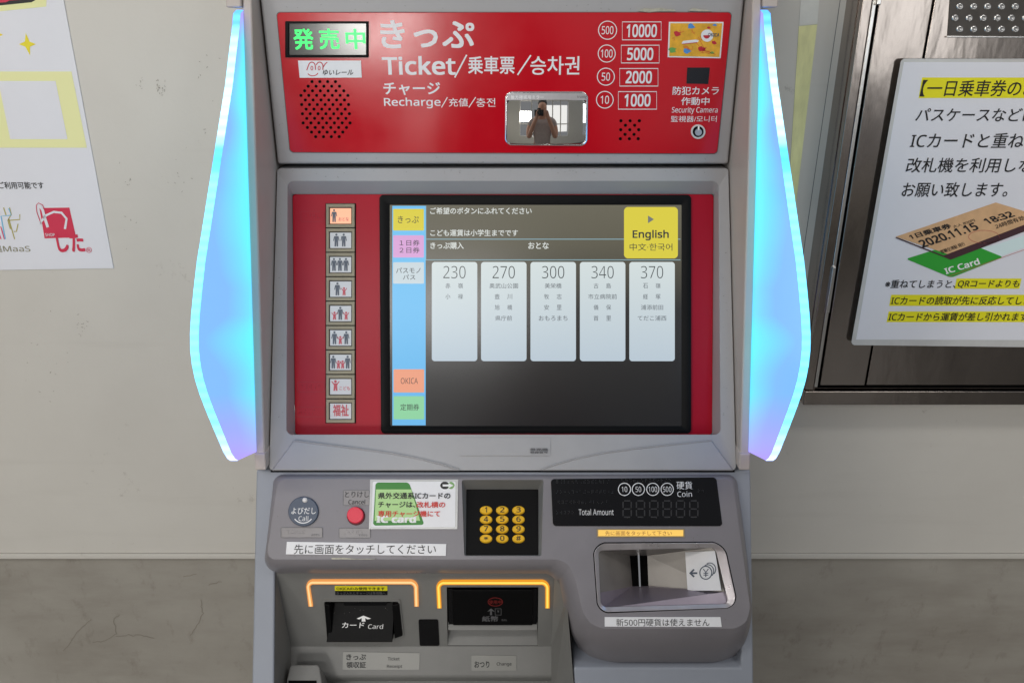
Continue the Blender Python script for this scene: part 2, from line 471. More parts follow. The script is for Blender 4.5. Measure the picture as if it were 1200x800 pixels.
struct(boxo('wall', -3, 3, WALL_D, WALL_D + .1, seam_z + .0015, 2.9, 'wall_paint'))
struct(boxo('wall_trim', -3, 3, WALL_D - .004, WALL_D + .1, seam_z - .0085, seam_z + .0005, 'wall_paint', bevel=.001))
struct(boxo('lower_wall', -3, 3, WALL_D + .004, WALL_D + .1, 0, seam_z - .0095, 'wall_lower'))
struct(boxo('wall_backing', -3, 3, WALL_D + .102, WALL_D + .12, 0, 2.9, 'void_black'))
struct(boxo('floor', -4, 4, -5.2, WALL_D + .12, -.1, 0, 'floor_grey'))
# seam between two wall panels at the right
Print(WALL, .0004).line([(986, -20), (984.5, 0), (916, 470), (910, 500)], .7).done('wall_seam', M['print_grey'], kind='structure')

# window wall behind the photographer (seen only in the mirror)
ww = thing('window_wall', (0, -4.5, 0), 'white framed window wall behind the photographer, seen in the little mirror', 'window')
def wbox(name, *a, **k): return boxo(name, *a, 'window_white', ww, **k)
wbox('sill_panel', -4, 4, -4.52, -4.42, 0, .45)
wbox('lintel', -4, 4, -4.52, -4.42, 2.5, 3.2)
for a, b in ((-4, -1.35), (-.26, -.16), (1.65, 2.65), (3.55, 4)): wbox('pier', a, b, -4.52, -4.42, .451, 2.499)
for x in (-.66, .62, 1.12): wbox('mullion', x, x + .06, -4.5, -4.43, .451, 2.499)
for a, b in ((-1.349, -.661), (-.599, -.261), (-.159, .619), (.681, 1.119), (1.181, 1.649)): wbox('transom', a, b, -4.5, -4.43, 1.14, 1.2)
# white side wall at the left of the mirror view
struct(boxo('side_wall', -2.7, -2.6, -4.4, -.2, 0, 2.9, 'window_white'))

# ---------------------------------------------------------------- poster at the left
PO = Plane(0, WALL.Z(0), 800, WALL.Z(800))
po = thing('poster', PO(60, 313), 'white tourism poster with pale yellow band taped to the wall left of the machine', 'poster')
slab('sheet', PO, [(-90, -120), (53, -120), (75, 0), (133.5, 314), (-60, 317)], M['paper_white'], po, lift=.0015, thick=.0013)
Print(PO, .0018).poly([(-60, 84), (84.5, 84), (102.5, 173), (-50, 173)]).done('yellow_band', M['pale_yellow'], po)
Print(PO, .0021).poly([(-1, 95), (66, 95), (80, 163), (13, 163)]).done('white_square', M['paper_white'], po)
p = Print(PO, .0018)
for cx, cy, s in ((33, 52, 1.), (-3, 41, .75)):
    p.poly([(cx - 2, cy - 13 * s), (cx + 2.5 * s, cy - 3 * s), (cx + 10 * s, cy), (cx + 3 * s, cy + 3 * s), (cx + 3, cy + 13 * s), (cx - 2.5 * s, cy + 3 * s), (cx - 10 * s, cy), (cx - 3 * s, cy - 3 * s)])
p.done('star_print', M['star_yellow'], po)
Print(PO, .0017).poly([(-60, -60), (58, -60), (55, 8), (-60, 20)]).done('corner_tint', M['pale_yellow'], po)
Print(PO, .0019).poly([(-60, -60), (50, -60), (45, -1), (38, 3), (-60, 13)]).done('corner_outline', M['print_black'], po)
Print(PO, .0021).poly([(-60, -60), (30, -60), (25, 0), (12, 1), (8, 3), (-60, 7)]).done('corner_red', M['logo_red'], po)
Print(PO, .0018).text('ご利用可能です', -1, 213, 52, 221, .006).done('lettering', M['print_black'], po)
Print(PO, .0018).text('沖縄MaaS', -22, 287, 36, 295, -.006).done('logo_lettering', mat('logo_olive', (120, 116, 90), .5), po)
p = Print(PO, .0018)
p.line([(12, 243), (14, 251), (10, 258), (13, 268)], 1.2).line([(5, 243), (8, 252)], 1.2).line([(11, 256), (18, 280)], 1.2)
p.line([(24, 251), (24, 257), (11, 258)], 1.2).line([(22, 262), (20, 271), (17, 271)], 1.2).done('line_art_olive', M['art_olive'], po)
p = Print(PO, .0018); p.line([(11, 244), (14, 252), (2, 253), (7, 280)], 1.3).done('line_art_blue', M['art_blue'], po)
p = Print(PO, .0018); p.line([(-3, 265), (2, 266), (6, 280)], 1.3).line([(-6, 270), (-1, 271), (2, 280)], 1.2).done('line_art_pink', M['art_pink'], po)
Print(PO, .0018).poly([(47, 243.5), (82, 243), (90, 278), (53, 279)]).done('logo_square', M['logo_red'], po)
p = Print(PO, .0022)
p.line([(47, 240), (51, 246), (53, 254), (57, 266)], 3.2).line([(47, 262), (55, 252), (64, 248), (73, 249), (79, 256), (77, 268)], 2.6)
p.text('SHOP', 54, 273, 65, 276.5).done('logo_stroke', M['paper_white'], po)
p = Print(PO, .0022); p.text('した', 67, 271, 99, 295, .018).text('R', 103.5, 291, 106.5, 294).line(circ(105, 292.5, 3, n=14), .5, True)
p.done('logo_tail', M['logo_red'], po)
Print(PO, .0022).line([(49, 262), (44, 248), (43.5, 240), (46, 237.5), (51, 240), (53.5, 246)], .8).done('logo_outline', M['logo_red'], po)

# ---------------------------------------------------------------- wall tape and marks
tp = thing('tape_strip', WALL(945, 120), 'faded yellow tape strip running down the wall right of the machine', 'tape')
slab('adhesive_tape', WALL, [(936, 31), (957.5, 29), (933, 236), (922, 300), (915, 300), (924, 225)], M['tape_yellow'], tp, lift=.0008, thick=.0005)
slab('clear_end', WALL, [(941, -40), (963, -40), (957.6, 28.5), (936.2, 30.5)], M['tape_clear'], tp, lift=.0008, thick=.0005)
p = Print(WALL, .0006); rs = random.Random(3)
for cx, cy, s, n in ((187, 104, 9, 26), (165, 97, 8, 9), (95, 381, 12, 16), (240, 154, 4, 5), (150, 214, 5, 5), (205, 205, 30, 10), (60, 420, 50, 14), (240, 90, 30, 8), (148, 240, 60, 8), (900, 600, 0, 0)):
    for _ in range(n):
        x = cx + rs.gauss(0, s * .35); y = cy + rs.gauss(0, s * .5)
        a = rs.uniform(0, 3.14); l = rs.uniform(.4, 1.9); q = rs.uniform(.15, .5)
        dx, dy = math.cos(a), math.sin(a)
        p.poly([(x - dx * l, y - dy * l), (x - dy * q, y + dx * q), (x + dx * l, y + dy * l), (x + dy * q, y - dx * q)])
p.done('scuff_marks', mat('scuff', (132, 126, 116), .6), kind='stuff')
p = Print(vertical(WALL_D + .004), .0006)
for pts in ([(140, 720), (133, 724), (137, 742), (124, 750), (105, 752)], [(235, 702), (238, 718), (230, 735), (222, 745)], [(75, 762), (90, 740), (110, 722)], [(215, 675), (232, 671)], [(245, 684), (262, 680)], [(135, 745), (160, 743), (185, 748)]):
    q = []
    for (a, b), (c, d) in zip(pts[:-1], pts[1:]):
        for k in range(6): q.append((a + (c - a) * k / 6 + rs.gauss(0, .6), b + (d - b) * k / 6 + rs.gauss(0, .6)))
    p.line(q, .7)
p.done('scrape_marks', mat('scrape', (122, 116, 106), .6), kind='stuff')

# ---------------------------------------------------------------- steel cabinet at the right
CF = vertical(1.10); CD = vertical(1.094)
sc_ = thing('steel_cabinet', CF(1100, 475), 'brushed stainless steel wall cabinet behind the laminated notice', 'cabinet')
def edge_x(y, x0=1010.): return x0 - .1475 * y * (x0 - 596) / 414
def cquad(xa, xb, y0, y1):   # a region between two leaning verticals
    return [(edge_x(y0, xa), y0), (edge_x(y0, xb), y0), (edge_x(y1, xb), y1), (edge_x(y1, xa), y1)]
slab('carcass', CF, cquad(1010, 1600, -140, 474), M['steel'], sc_, lift=-.012, thick=.04)
slab('frame_stile', CF, cquad(1011, 1023, -140, 457), M['steel'], sc_, lift=.0, thick=.03, bevel=.0016)
slab('frame_rib', CF, cquad(1024, 1029.5, -140, 455), M['steel_edge'], sc_, lift=-.003, thick=.03, bevel=.0014)
slab('frame_rail', CF, cquad(1011, 1600, 458.5, 474.5), M['steel'], sc_, lift=.0, thick=.03, bevel=.0016)
slab('gap_shadow_line', CF, cquad(1029, 1600, -140, 458), M['void_black'], sc_, lift=-.011, thick=.004)
slab('door_stile', CF, cquad(1031.5, 1094, -140, 452), M['steel'], sc_, lift=-.001, thick=.009, bevel=.0014)
slab('door_panel', CF, cquad(1096.5, 1600, -140, 452), M['steel'], sc_, lift=-.002, thick=.008, bevel=.0014)
slab('hinge', CF, [(975, 312), (979, 312), (971, 366), (966.5, 366)], M['steel_edge'], sc_, lift=.004, thick=.01, bevel=.001)
slab('hinge', CF, [(1029, -20), (1034, -20), (1031, 6), (1026, 6)], M['steel_edge'], sc_, lift=.004, thick=.01, bevel=.001)
vp = slab('vent_plate', CF, [(1118, -60), (1500, -60), (1500, 45), (1111, 42)], mat('vent_steel', (82, 78, 74), .35, metal=.8, noise=.2, nscale=30), sc_, lift=-.0008, thick=.001)
slab('vent_lip', CF, [(1109, 42.3), (1500, 45.3), (1500, 47.2), (1108.5, 44.2)], M['steel_edge'], sc_, lift=.002, thick=.004, bevel=.0006)
for y, xs in ((21.5, [1119.5 + 16.5 * k for k in range(9)]), (34.5, [1125 + 16.3 * k for k in range(9)]), (8, [1125 + 16.3 * k for k in range(9)])):
    for x in xs:
        b_ = loft('rivet', [[CF(a, b, -.0008) for a, b in circ(x, y, 4.3, n=14)], [CF(a, b, .0012) for a, b in circ(x, y, 3.6, n=14)], [CF(a, b, .0006) for a, b in circ(x, y, 2.4, n=14)]], M['steel_edge'], sc_, cap1=True, smooth=True)

# ---------------------------------------------------------------- laminated notice
NT = vertical(1.092)
nt_ = thing('notice', NT(1100, 400), 'laminated white notice with yellow highlighted lines on the steel cabinet', 'notice')
slab('laminate', NT, rp([(1056, 69), (1500, 69), (1500, 410), (997, 404)], [4, 0, 0, 4]), M['clear_film'], nt_, lift=.0006, thick=.0006)
slab('sheet', NT, [(1059, 73), (1500, 73), (1500, 399), (1003, 397.5)], M['paper_white'], nt_, lift=.001, thick=.0006)
for hp_q in ([(1080, 91), (1400, 91), (1400, 115), (1076, 115)], [(1120.5, 326), (1196.5, 326), (1194, 338), (1118, 338)], [(1044, 345), (1400, 345), (1400, 358), (1041.5, 358)], [(1041, 364.5), (1400, 364.5), (1400, 377), (1038.5, 377)]):
    Print(NT, .0013).poly(hp_q).done('highlight', M['highlighter'], nt_)
sl = .05
for ln_ in (('【一日乗車券のお客様へ】', 1079, 94, 1279, 113, -.003),
            ('パスケースなどに入れて', 1073, 127, 1266, 142.5, -.003),
            ('ICカードと重ねて', 1067, 156, 1217, 173, -.003),
            ('改札機を利用しない様', 1062, 185, 1248, 202, -.003),
            ('お願い致します。', 1057, 213.5, 1181, 230.5, -.003),
            ('※重ねてしまうと、', 1037, 327.5, 1120, 337, .002),
            ('QRコードよりも', 1122, 328, 1194, 337, .004),
            ('ICカードの読取が先に反応してしまい', 1044, 347, 1218, 356.5, .004),
            ('ICカードから運賃が差し引かれます。', 1041, 366, 1208, 375.5, .004)):
    Print(NT, .0016).text(*ln_, slant=sl).done('lettering', M['print_black'], nt_)
Print(NT, .0013).poly([(1110, 323), (1240, 275), (1240, 262), (1165, 287), (1085, 300)]).done('printed_card_shade', M['ic_sky'], nt_)
Print(NT, .0016).poly(rp([(1061, 303), (1128, 282), (1175, 301), (1114, 325)], 3)).done('printed_green_card', M['ic_green'], nt_)
Print(NT, .0019).poly([(1049, 277), (1166, 237), (1215, 252), (1215, 262), (1112, 298)]).done('printed_ticket', M['ticket_tan'], nt_)
Print(NT, .0021).poly([(1105, 299), (1215, 257), (1215, 265), (1113, 304), (1049, 278.6), (1049, 277.2)]).done('printed_ticket_edge', M['ticket_edge'], nt_)
Print(NT, .0019).text4('IC Card', (1108, 321), (1148, 309), (1105, 314), .02).done('card_lettering', M['print_white'], nt_)
p = Print(NT, .0023)
p.text4('1日乗車券', (1067, 280.5), (1115, 266.5), (1063, 275), .02).text4('2020.11.15', (1081, 290), (1147, 268), (1074, 282), .02).text4('18:32', (1157, 262.5), (1189, 253), (1150, 256.5), .02)
p.text4('那覇空港駅 発行', (1103, 297), (1131, 287), (1100, 293)).text4('24時間有効', (1167, 268), (1200, 257), (1164, 263)).text4('大人 800円', (1117, 267), (1142, 259), (1115, 264))
p.done('ticket_lettering', M['print_black'], nt_)
Print(NT, .0021).line(circ(1152, 277, 18, 7.5), .6, True).line([(1110, 323.5), (1200, 292)], .5).done('ticket_stamp', mat('stamp', (170, 90, 80), .5), nt_)

# ================================================================= ticket machine
mc = thing('ticket_machine', (NX, 1.0, 0), 'red and grey ticket vending machine with glowing blue side wings', 'ticket machine')
HW = .2914

# ---- lower cabinet body
back_y = WALL_D - .002
body_outer = [(300, 551), (880, 551), (884, 845), (294, 845)]
body_outer = [(300, 551), (880, 551), (884, 845), (676, 845), (672, 782), (868, 782), (870, 700), (864, 640), (852, 563), (331, 563), (321, 655), (322, 672), (321, 845), (294, 845)]
bl = [[Vector((BODY(x, y).x * .985 if (x < 310 or x > 800) else BODY(x, y).x, back_y, BODY(x, y).z)) for x, y in body_outer], [BODY(x, y) for x, y in body_outer]]
loft('body', bl, M['body_blue_grey'], mc, cap1=True, bevel=.003, angle=40)
zb = BODY(590, 845).z
boxo('plinth', -.300, .300, .87, back_y, 0, zb - .002, 'body_blue_grey', mc, bevel=.004)

# ---- slot recess below the control fascia
TL, TR = BODY(323, 672), BODY(650, 672)
ra, rb = REC(341, 757), REC(646, 757)
rt, ru = REC(323, 671, 0), REC(650, 671, 0)
SLc = [(380, 704), (467, 704), (472, 742), (384, 749)]; SLb = [(523.5, 687.5), (631, 687.5), (630, 756), (524.5, 756)]; SLs = rp([(490.5, 725), (513.5, 725), (515, 757 - 1.5), (492, 757 - 1.5)], 1.5)
panel = [(323, 671), (650, 671), (646, 757), (341, 757)]
loft('slot_panel', [[REC(x, y, -.004) for x, y in panel], [REC(x, y) for x, y in panel]], M['recess_grey'], mc, cap1=True,
     holes=[[REC(x, y) for x, y in SLc], [REC(x, y) for x, y in SLb]])
lab_low = [LAB(341, 793), LAB(646, 793)]
lip = [pt(341, 797, 1.07), pt(646, 797, 1.07)]; lipb = [pt(341, 798, 1.1), pt(646, 798, 1.1)]
quads('label_ledge', [[ra, rb, lab_low[1], lab_low[0]], [lab_low[0], lab_low[1], lip[1], lip[0]], [lip[0], lip[1], lipb[1], lipb[0]]], M['recess_grey'], mc, smooth=False, bevel=.004)
quads('recess_wall', [[TL, ra, LAB(341, 793), pt(341, 845, 1.06), BODY(321, 843)]], M['recess_grey'], mc)
quads('recess_wall', [[TR, rb, LAB(646, 793), pt(646, 845, 1.06), BODY(676, 843), BODY(664, 700)]], M['recess_grey'], mc)
quads('tray_panel', [[pt(337, 795, 1.085), pt(650, 795, 1.085), pt(664, 850, 1.075), pt(330, 850, 1.075)]], M['recess_grey'], mc)
PB = Plane(777, 1.035, 800, 1.02)
slab('receipt_tray_guard', PB, rp([(340, 778), (374, 778), (377, 796), (380, 860), (336, 860), (336, 796)], [3, 3, 0, 0, 0, 0]), M['recess_grey'], mc, lift=0, thick=.05, bevel=.002)
slab('tray_opening', PB, [(338, 797), (371, 797), (373, 850), (337, 850)], M['void_black'], mc, lift=.0006, thick=.0006)

# card slot
cs = loft('card_slot', [[REC(x, y, 0) for x, y in SLc], [REC(x + 1, y + 1, -.03) for x, y in SLc]], M['black_plastic'], mc, cap1=True)
quads('card_slot_ramp', [[REC(389, 712, -.018), REC(461, 712, -.018), REC(461, 745, .010), REC(384, 745, .010)], [REC(384, 745, .010), REC(461, 745, .010), REC(460, 749, -.006), REC(386, 749, -.006)],
                         [REC(389, 712, -.018), REC(384, 745, .010), REC(386, 749, -.006)], [REC(461, 712, -.018), REC(461, 745, .010), REC(460, 749, -.006)]], M['black_plastic'], cs, bevel=.001)
slab('card_slot_mouth', REC, [(389, 706), (458, 706), (457, 711.5), (390, 711.5)], M['void_black'], cs, lift=-.008, thick=.01)
slab('card_slot_lip', REC, [(401, 707), (418, 707), (420, 710), (434, 710), (436, 707), (453, 707), (452, 713), (402, 713)], M['gap_black'], cs, lift=-.005, thick=.004, bevel=.0008)
slab('card_slot_cheek', REC, [(381, 705), (387, 706), (390, 743), (384, 748)], M['black_plastic'], cs, lift=.004, thick=.02, bevel=.0008)
slab('card_slot_cheek', REC, [(460, 706), (468, 705), (472, 742), (463, 745)], M['black_plastic'], cs, lift=.004, thick=.02, bevel=.0008)
ring('card_slot_rim', REC, rp([(378, 701), (469, 701), (474, 744), (382, 751)], 2), rp([(380, 703.5), (467, 703.5), (472, 742), (384, 749)], 1.5), M['recess_grey'], cs, l_out=.0015, l_in=.0015, back=.003)
RMP = Plane(712, 1.035, 745, 1.04)
def ramp_pl(a, b):  # plane through the ramp
    return Plane(712, (REC(425, 712, -.018) - CAM).dot(F), 745, (REC(425, 745, .010) - CAM).dot(F))
RMP = ramp_pl(0, 0)
Print(RMP, .0008).text('カード', 401, 728.5, 427, 735, .0, slant=.12).text('Card', 431.5, 730.5, 449, 736, -.014, slant=.1).poly([(418, 724), (426, 720.5), (435, 724), (431, 725), (428, 723.5), (428.5, 727.5), (424, 727.5), (424, 723.5), (421, 725)]).done('lettering', M['print_white'], cs)

# bill slot
bs = loft('banknote_slot', [[REC(x, y, 0) for x, y in SLb], [REC(x + (1.5 if x < 600 else -1.5), y + (0 if y < 700 else -2), -.035) for x, y in SLb]], M['gap_black'], mc, cap1=True)
BNP = Plane(689, REC.Z(689) + .004, 730, REC.Z(730) + .002)
slab('banknote_mouth', BNP, [(525, 689), (630, 689), (629, 731), (526, 731)], M['black_gloss'], bs, lift=0, thick=.01)
slab('banknote_shutter', BNP, [(530, 690), (625, 690), (624, 731), (531, 731)], M['black_plastic'], bs, lift=.002, thick=.002, bevel=.001)
quads('banknote_shelf', [[REC(525, 731.5, -.004), REC(630, 731.5, -.004), REC(629, 737, .001), REC(525.5, 737, .001)], [REC(525.5, 737, .001), REC(629, 737, .001), REC(629, 739, -.004), REC(525.5, 739, -.004)],
                         [REC(526.5, 739, -.026), REC(628, 739, -.026), REC(630, 756, -.0005), REC(524.5, 756, -.0005)], [REC(526.5, 739, -.026), REC(524.5, 756, -.0005), REC(524.3, 739, -.0005)], [REC(628, 739, -.026), REC(630, 756, -.0005), REC(630.2, 739, -.0005)]], M['recess_grey'], bs)
Print(BNP, .0026).text('紙幣', 565, 719.5, 584, 726, .012).text('Bills', 588, 723, 594, 725.4).poly([(575.5, 710.5), (580, 714.5), (576.4, 713.6), (576.8, 718.5), (574.2, 718.5), (574.4, 713.6), (571, 714.5)]).frame(580.3, 711, 587.3, 718.3, .7).text('¥', 582.6, 712.6, 585, 715.5).done('lettering', M['print_grey'], bs)
Print(BNP, .0026).line(circ(580.5, 703, 8.5, 4.8), .8, True).text('使用中', 573, 701, 588, 705.5).done('indicator_print', mat('dim_red', (110, 26, 24), .5), bs)
slab('sensor_window', REC, SLs, M['black_gloss'], mc, lift=.001, thick=.003)

# warm lamp guides
def guide(x0, x1, y0, yb, xl, xr, name='slot_lamp', m='lit_warm', t=5.0):
    o = rp([(x0, yb), (x0, y0), (x1, y0), (x1 + xr, yb)], 0)
    outer = [(x0 + xl, yb)] + rp([(x0 + xl, yb), (x0, y0), (x1, y0), (x1 + xr, yb)], [0, 8, 8, 0])[1:-1] + [(x1 + xr, yb)]
    inner = [(x0 + xl + t, yb)] + rp([(x0 + xl + t, yb), (x0 + t, y0 + t), (x1 - t, y0 + t), (x1 + xr - t, yb)], [0, 4, 4, 0])[1:-1] + [(x1 + xr - t, yb)]
    bm_loops = [[REC(x, y, -.002) for x, y in outer], [REC(x, y, .002) for x, y in outer], [REC(x, y, .002) for x, y in inner], [REC(x, y, -.002) for x, y in inner]]
    g = loft(name, bm_loops, M[m], mc, closed=False)
    a_, b_ = 1.4, t - 1.2
    def path(k): return [(x0 + xl + k, yb - .8)] + rp([(x0 + xl + k, yb), (x0 + k, y0 + k), (x1 - k, y0 + k), (x1 + xr - k, yb)], [0, 8 - k, 8 - k, 0])[1:-1] + [(x1 + xr - k, yb - .8)]
    A, B = path(a_), path(b_)
    loft('lamp_core', [[REC(*q, .0024) for q in A], [REC(*q, .0028) for q in [((u[0] + v[0]) / 2, (u[1] + v[1]) / 2) for u, v in zip(A, B)]], [REC(*q, .0024) for q in B]], M[m + '_core'], g, closed=False)
    return g
emis('lit_warm_pale', (236, 156, 84), 1.0); emis('lit_warm_gold', (240, 156, 40), 1.0); emis('lit_warm_pale_core', (255, 206, 142), 1.15); emis('lit_warm_gold_core', (255, 212, 92), 1.2)
guide(358, 490, 678, 709, 4, 0.8, m='lit_warm_pale'); guide(511, 644, 678.5, 711, 1.5, 0, m='lit_warm_gold')
# stickers on the panel
st = slab('yellow_sticker', REC, rect(392.5, 686, 454, 691.2), M['highlighter'], mc, lift=.0008, thick=.0006); Print(REC, .001).text('OKICAのみ使用できます', 394.5, 686.8, 451, 690.4, .01).done('lettering', M['print_black'], st)
st = slab('black_sticker', REC, rect(393, 691.6, 454, 696.2), M['gap_black'], mc, lift=.0008, thick=.0006); Print(REC, .001).text('きっぷ入れとチャージは専用機へ', 394.5, 692.3, 452, 695.6).done('lettering', M['print_grey'], st)
mat('label_film', (122, 122, 118), .35, noise=.05); mat('label_fascia', (126, 122, 122), .3, noise=.04, nscale=40)
st = slab('ticket_label', LAB, rp([(402, 763), (492, 764.5), (491.5, 784), (401.5, 784)], 1), M['label_film'], mc, lift=.0008, thick=.0006)
Print(LAB, .001).text('きっぷ', 406, 765.5, 429, 772.5, .01).text('領収証', 406, 774.5, 429, 781.8, .01).text('Ticket', 454.5, 769, 468.5, 773).text('Receipt', 453.5, 778, 471.5, 782.6).done('lettering', M['print_black'], st)
st = slab('change_label', LAB, rp([(552.5, 767), (605, 767.5), (605, 785), (552.5, 785)], 1), M['label_film'], mc, lift=.0008, thick=.0006)
Print(LAB, .001).text('おつり', 556, 773.8, 573.5, 781.5, .01).text('Change', 582, 775, 599.5, 780).done('lettering', M['print_black'], st)

# ---- control fascia with the coin nose
front = [(326, 561), (858, 561), (869, 640), (880, 718), (869, 736), (699, 736), (684, 722), (673, 672), (662, 655), (318, 655), (313, 648)]
base = [(321, 555.5), (863, 555.5), (875, 640), (884, 738), (856, 790), (706, 790), (676, 762), (656, 694), (650, 671.5), (322, 671.5), (309, 662)]
rads = [8, 8, 30, 16, 12, 12, 20, 24, 12, 10, 8]
Fr = rp(front, rads, 6); Br = rp(base, [8, 8, 30, 26, 30, 30, 30, 24, 12, 6, 10], 6)
def mixp(a, b, t): return a[0] * (1 - t) + b[0] * t, a[1] * (1 - t) + b[1] * t
BZ = lambda y: BODY.Z(y) + (.003 if y < 680 else .012)
Fp = lambda q: FAS(*q)
def base_pt(q): return pt(q[0], q[1], BZ(q[1]) + (max(0, q[1] - 745) / 45) * .055)
loops = [[base_pt(q) for q in Br]]
for t, k in ((.35, .30), (.62, .13), (.85, .035)):   # towards the front, rounded shoulder
    loops.append([(lambda P0, P1, q: pt(q[0], q[1], (P0 - CAM).dot(F) * k + (P1 - CAM).dot(F) * (1 - k)))(base_pt(b), Fp(f), mixp(b, f, t)) for f, b in zip(Fr, Br)])
loops.append([Fp(q) for q in Fr])
khole = rp([(541, 559.9 + 2), (637, 559.9 + 2), (634.5, 651), (544, 651)], 2, 2)
COO = rp([(694, 635), (849, 634), (866, 712), (700, 718.5)], [14, 14, 14, 12], 6)
loft('control_fascia', loops, M['fascia_grey'], mc, cap1=True, holes=[[FAS(*q) for q in khole], [FAS(*q) for q in COO]], smooth=False, bevel=.0006, angle=50)
fo = bpy.data.objects['control_fascia']
for p_ in fo.data.polygons: p_.use_smooth = len(p_.vertices) == 4
# keypad
KP = Plane(573, FAS.Z(573) + .018, 650, FAS.Z(650) + .006)
kp_in = rp([(546.5, 573), (631, 573), (631, 650), (546, 650)], 1, 2)
kw_ = loft('keypad_recess', [[FAS(*q) for q in khole], [KP(*q) for q in kp_in]], M['recess_grey'], mc)
kp = slab('keypad', KP, kp_in, M['black_plastic'], mc, lift=0, thick=.002)
keys = '123456789*0#'
for i, ch in enumerate(keys):
    r_, c_ = divmod(i, 3); x = [569.6, 588.6, 607.6][c_]; y = [597.5, 608.4, 619.6, 630.8][r_]
    e0 = circ(x, y + .5, 7.4, 4.9, 24); e1 = circ(x, y, 7.2, 4.7, 24); e2 = circ(x, y - .2, 6.2, 3.8, 24)
    loft('key', [[KP(a, b, 0) for a, b in e0], [KP(a, b, .002) for a, b in e1], [KP(a, b, .0028) for a, b in e2]], M['key_yellow'], kp, cap1=True, smooth=False, label='yellow key with the figure %s' % ch)
p = Print(KP, .0032)
for i, ch in enumerate(keys):
    r_, c_ = divmod(i, 3); x = [569.6, 588.6, 607.6][c_]; y = [597.5, 608.4, 619.6, 630.8][r_] - .2
    hw = 1.2 if ch == '1' else 2.5
    hh = 1.8 if ch == '*' else 3.1
    p.text(ch, x - hw, y - hh, x + hw, y + hh, .0)
p.done('key_lettering', M['print_black'], kp)

# black amount panel
ap = slab('amount_panel', FAS, rp([(645.5, 558.5 + 2.5), (839, 558.5 + 2.5 - 2), (846.5, 616), (648, 616)], 3.5), M['black_gloss'], mc, lift=.001, thick=.003)
p = Print(FAS, .0013)
for x, s in ((731.6, '10'), (747.9, '50'), (764.8, '100'), (781.6, '500')):
    p.line(circ(x, 573, 7.2, n=28), .9, True); hw = 1.65 * len(s); p.text(s, x - hw, 569.8, x + hw, 576.2, -.012)
p.text('硬貨', 792.5, 563.8, 811, 573, -.008).text('Coin', 793.5, 575.4, 810.5, 581.8, -.014).text('Total Amount', 678, 596, 719, 603.2, -.014)
p.done('lettering', M['print_white'], ap)
p = Print(FAS, .0013)
for k in range(6):
    x = 730 + k * 15.6; y = 586.5; ww_, hh = 9.5, 19
    for (a, b, c, d) in ((0, 0, 1, 0), (0, .5, 1, .5), (0, 1, 1, 1), (0, 0, 0, .5), (0, .5, 0, 1), (1, 0, 1, .5), (1, .5, 1, 1)):
        q = Vector((x + a * ww_, y + b * hh)); r2 = Vector((x + c * ww_, y + d * hh)); dd = (r2 - q).normalized() * 1.2
        p.line([tuple(q + dd), tuple(r2 - dd)], 1.5)
p.done('seven_segment_digits', M['segment_off'], ap)


def braille(pl, x0, y0, n, lift, m, parent, s=1.5, seed=1, gap=4.6, rad=.45, name='braille_dots'):
    rs = random.Random(seed); v = []; f = []
    for i in range(n):
        for dx in (0, 1):
            for dy in (0, 1, 2):
                if rs.random() < .5:
                    c = [(x0 + i * gap + dx * s + rad * a, y0 + dy * s + rad * b) for a, b in ((1, 0), (.5, .87), (-.5, .87), (-1, 0), (-.5, -.87), (.5, -.87))]
                    b0 = len(v); v += [pl(*q, lift) for q in c]; v.append(pl(x0 + i * gap + dx * s, y0 + dy * s, lift + .0006))
                    f += [(b0 + k, b0 + (k + 1) % 6, b0 + 6) for k in range(6)]
    me = bpy.data.meshes.new(name); me.from_pydata(v, [], f)
    return link_mesh(name, me, m, parent, kind='stuff')


for k, (x, y, n) in enumerate(((652, 562.5, 14), (724, 561, 14), (652, 574.5, 15), (654, 586.5, 13), (652, 598.5, 5), (818, 573, 2))):
    braille(FAS, x, y, n, .0012, M['braille_grey'], ap, seed=k + 4)
st = slab('lit_label', FAS, rect(701, 620.5, 800.5, 627.8), M['lit_label'], mc, lift=.0012, thick=.001)
ring('lit_label_frame', FAS, rect(699.5, 619.5, 802, 629), rect(701, 620.5, 800.5, 627.8), M['brass'], st, l_out=.001, l_in=.001, back=.001)
Print(FAS, .0016).text('先に画面をタッチして下さい', 709, 621.6, 787, 627).done('lettering', mat('print_brown', (170, 120, 60), .5), st)

# coin intake
ct = ring('coin_intake', FAS, [(x, y) for x, y in rp([(695.3, 636.4), (848, 635.4), (864.5, 711.5), (701.2, 717)], [13, 13, 13, 11], 6)],
          rp([(701.5, 645), (838.5, 641.5), (854, 707), (704.5, 711)], [4, 5, 5, 6], 6), M['metal_trim'], mc, l_out=.0008, l_in=-.002, back=.01, bevel=.0006)
loft('gasket', [[FAS(*q, -.0002) for q in COO], [FAS(*q, -.004) for q in rp([(697, 638), (847, 637), (862.5, 710), (702.5, 715)], [13, 13, 13, 11], 6)]], M['gap_black'], ct)
Fi = lambda x, y, d=0.: pt(x, y, FAS.Z(y) + .003 + d)
IN = {'tl': Fi(700, 643.5), 'tr': Fi(840, 640.5), 'bl': Fi(703, 694, .004), 'br': Fi(850, 693, .004), 'fl': Fi(703.5, 713), 'fr': Fi(856, 709), 's1t': Fi(738, 650.7, .05), 's2t': Fi(758.5, 650.7, .05), 's1b': Fi(741, 686.5, .05), 's2b': Fi(760, 686, .05)}
quads('intake_wall', [[IN['tl'], IN['s1t'], IN['s1b'], IN['bl']]], M['coin_steel'], ct)
quads('intake_wall', [[IN['s2t'], IN['tr'], IN['br'], IN['s2b']]], M['coin_steel'], ct)
quads('intake_slot_back', [[IN['s1t'], IN['s2t'], IN['s2b'], IN['s1b']]], M['void_black'], ct)
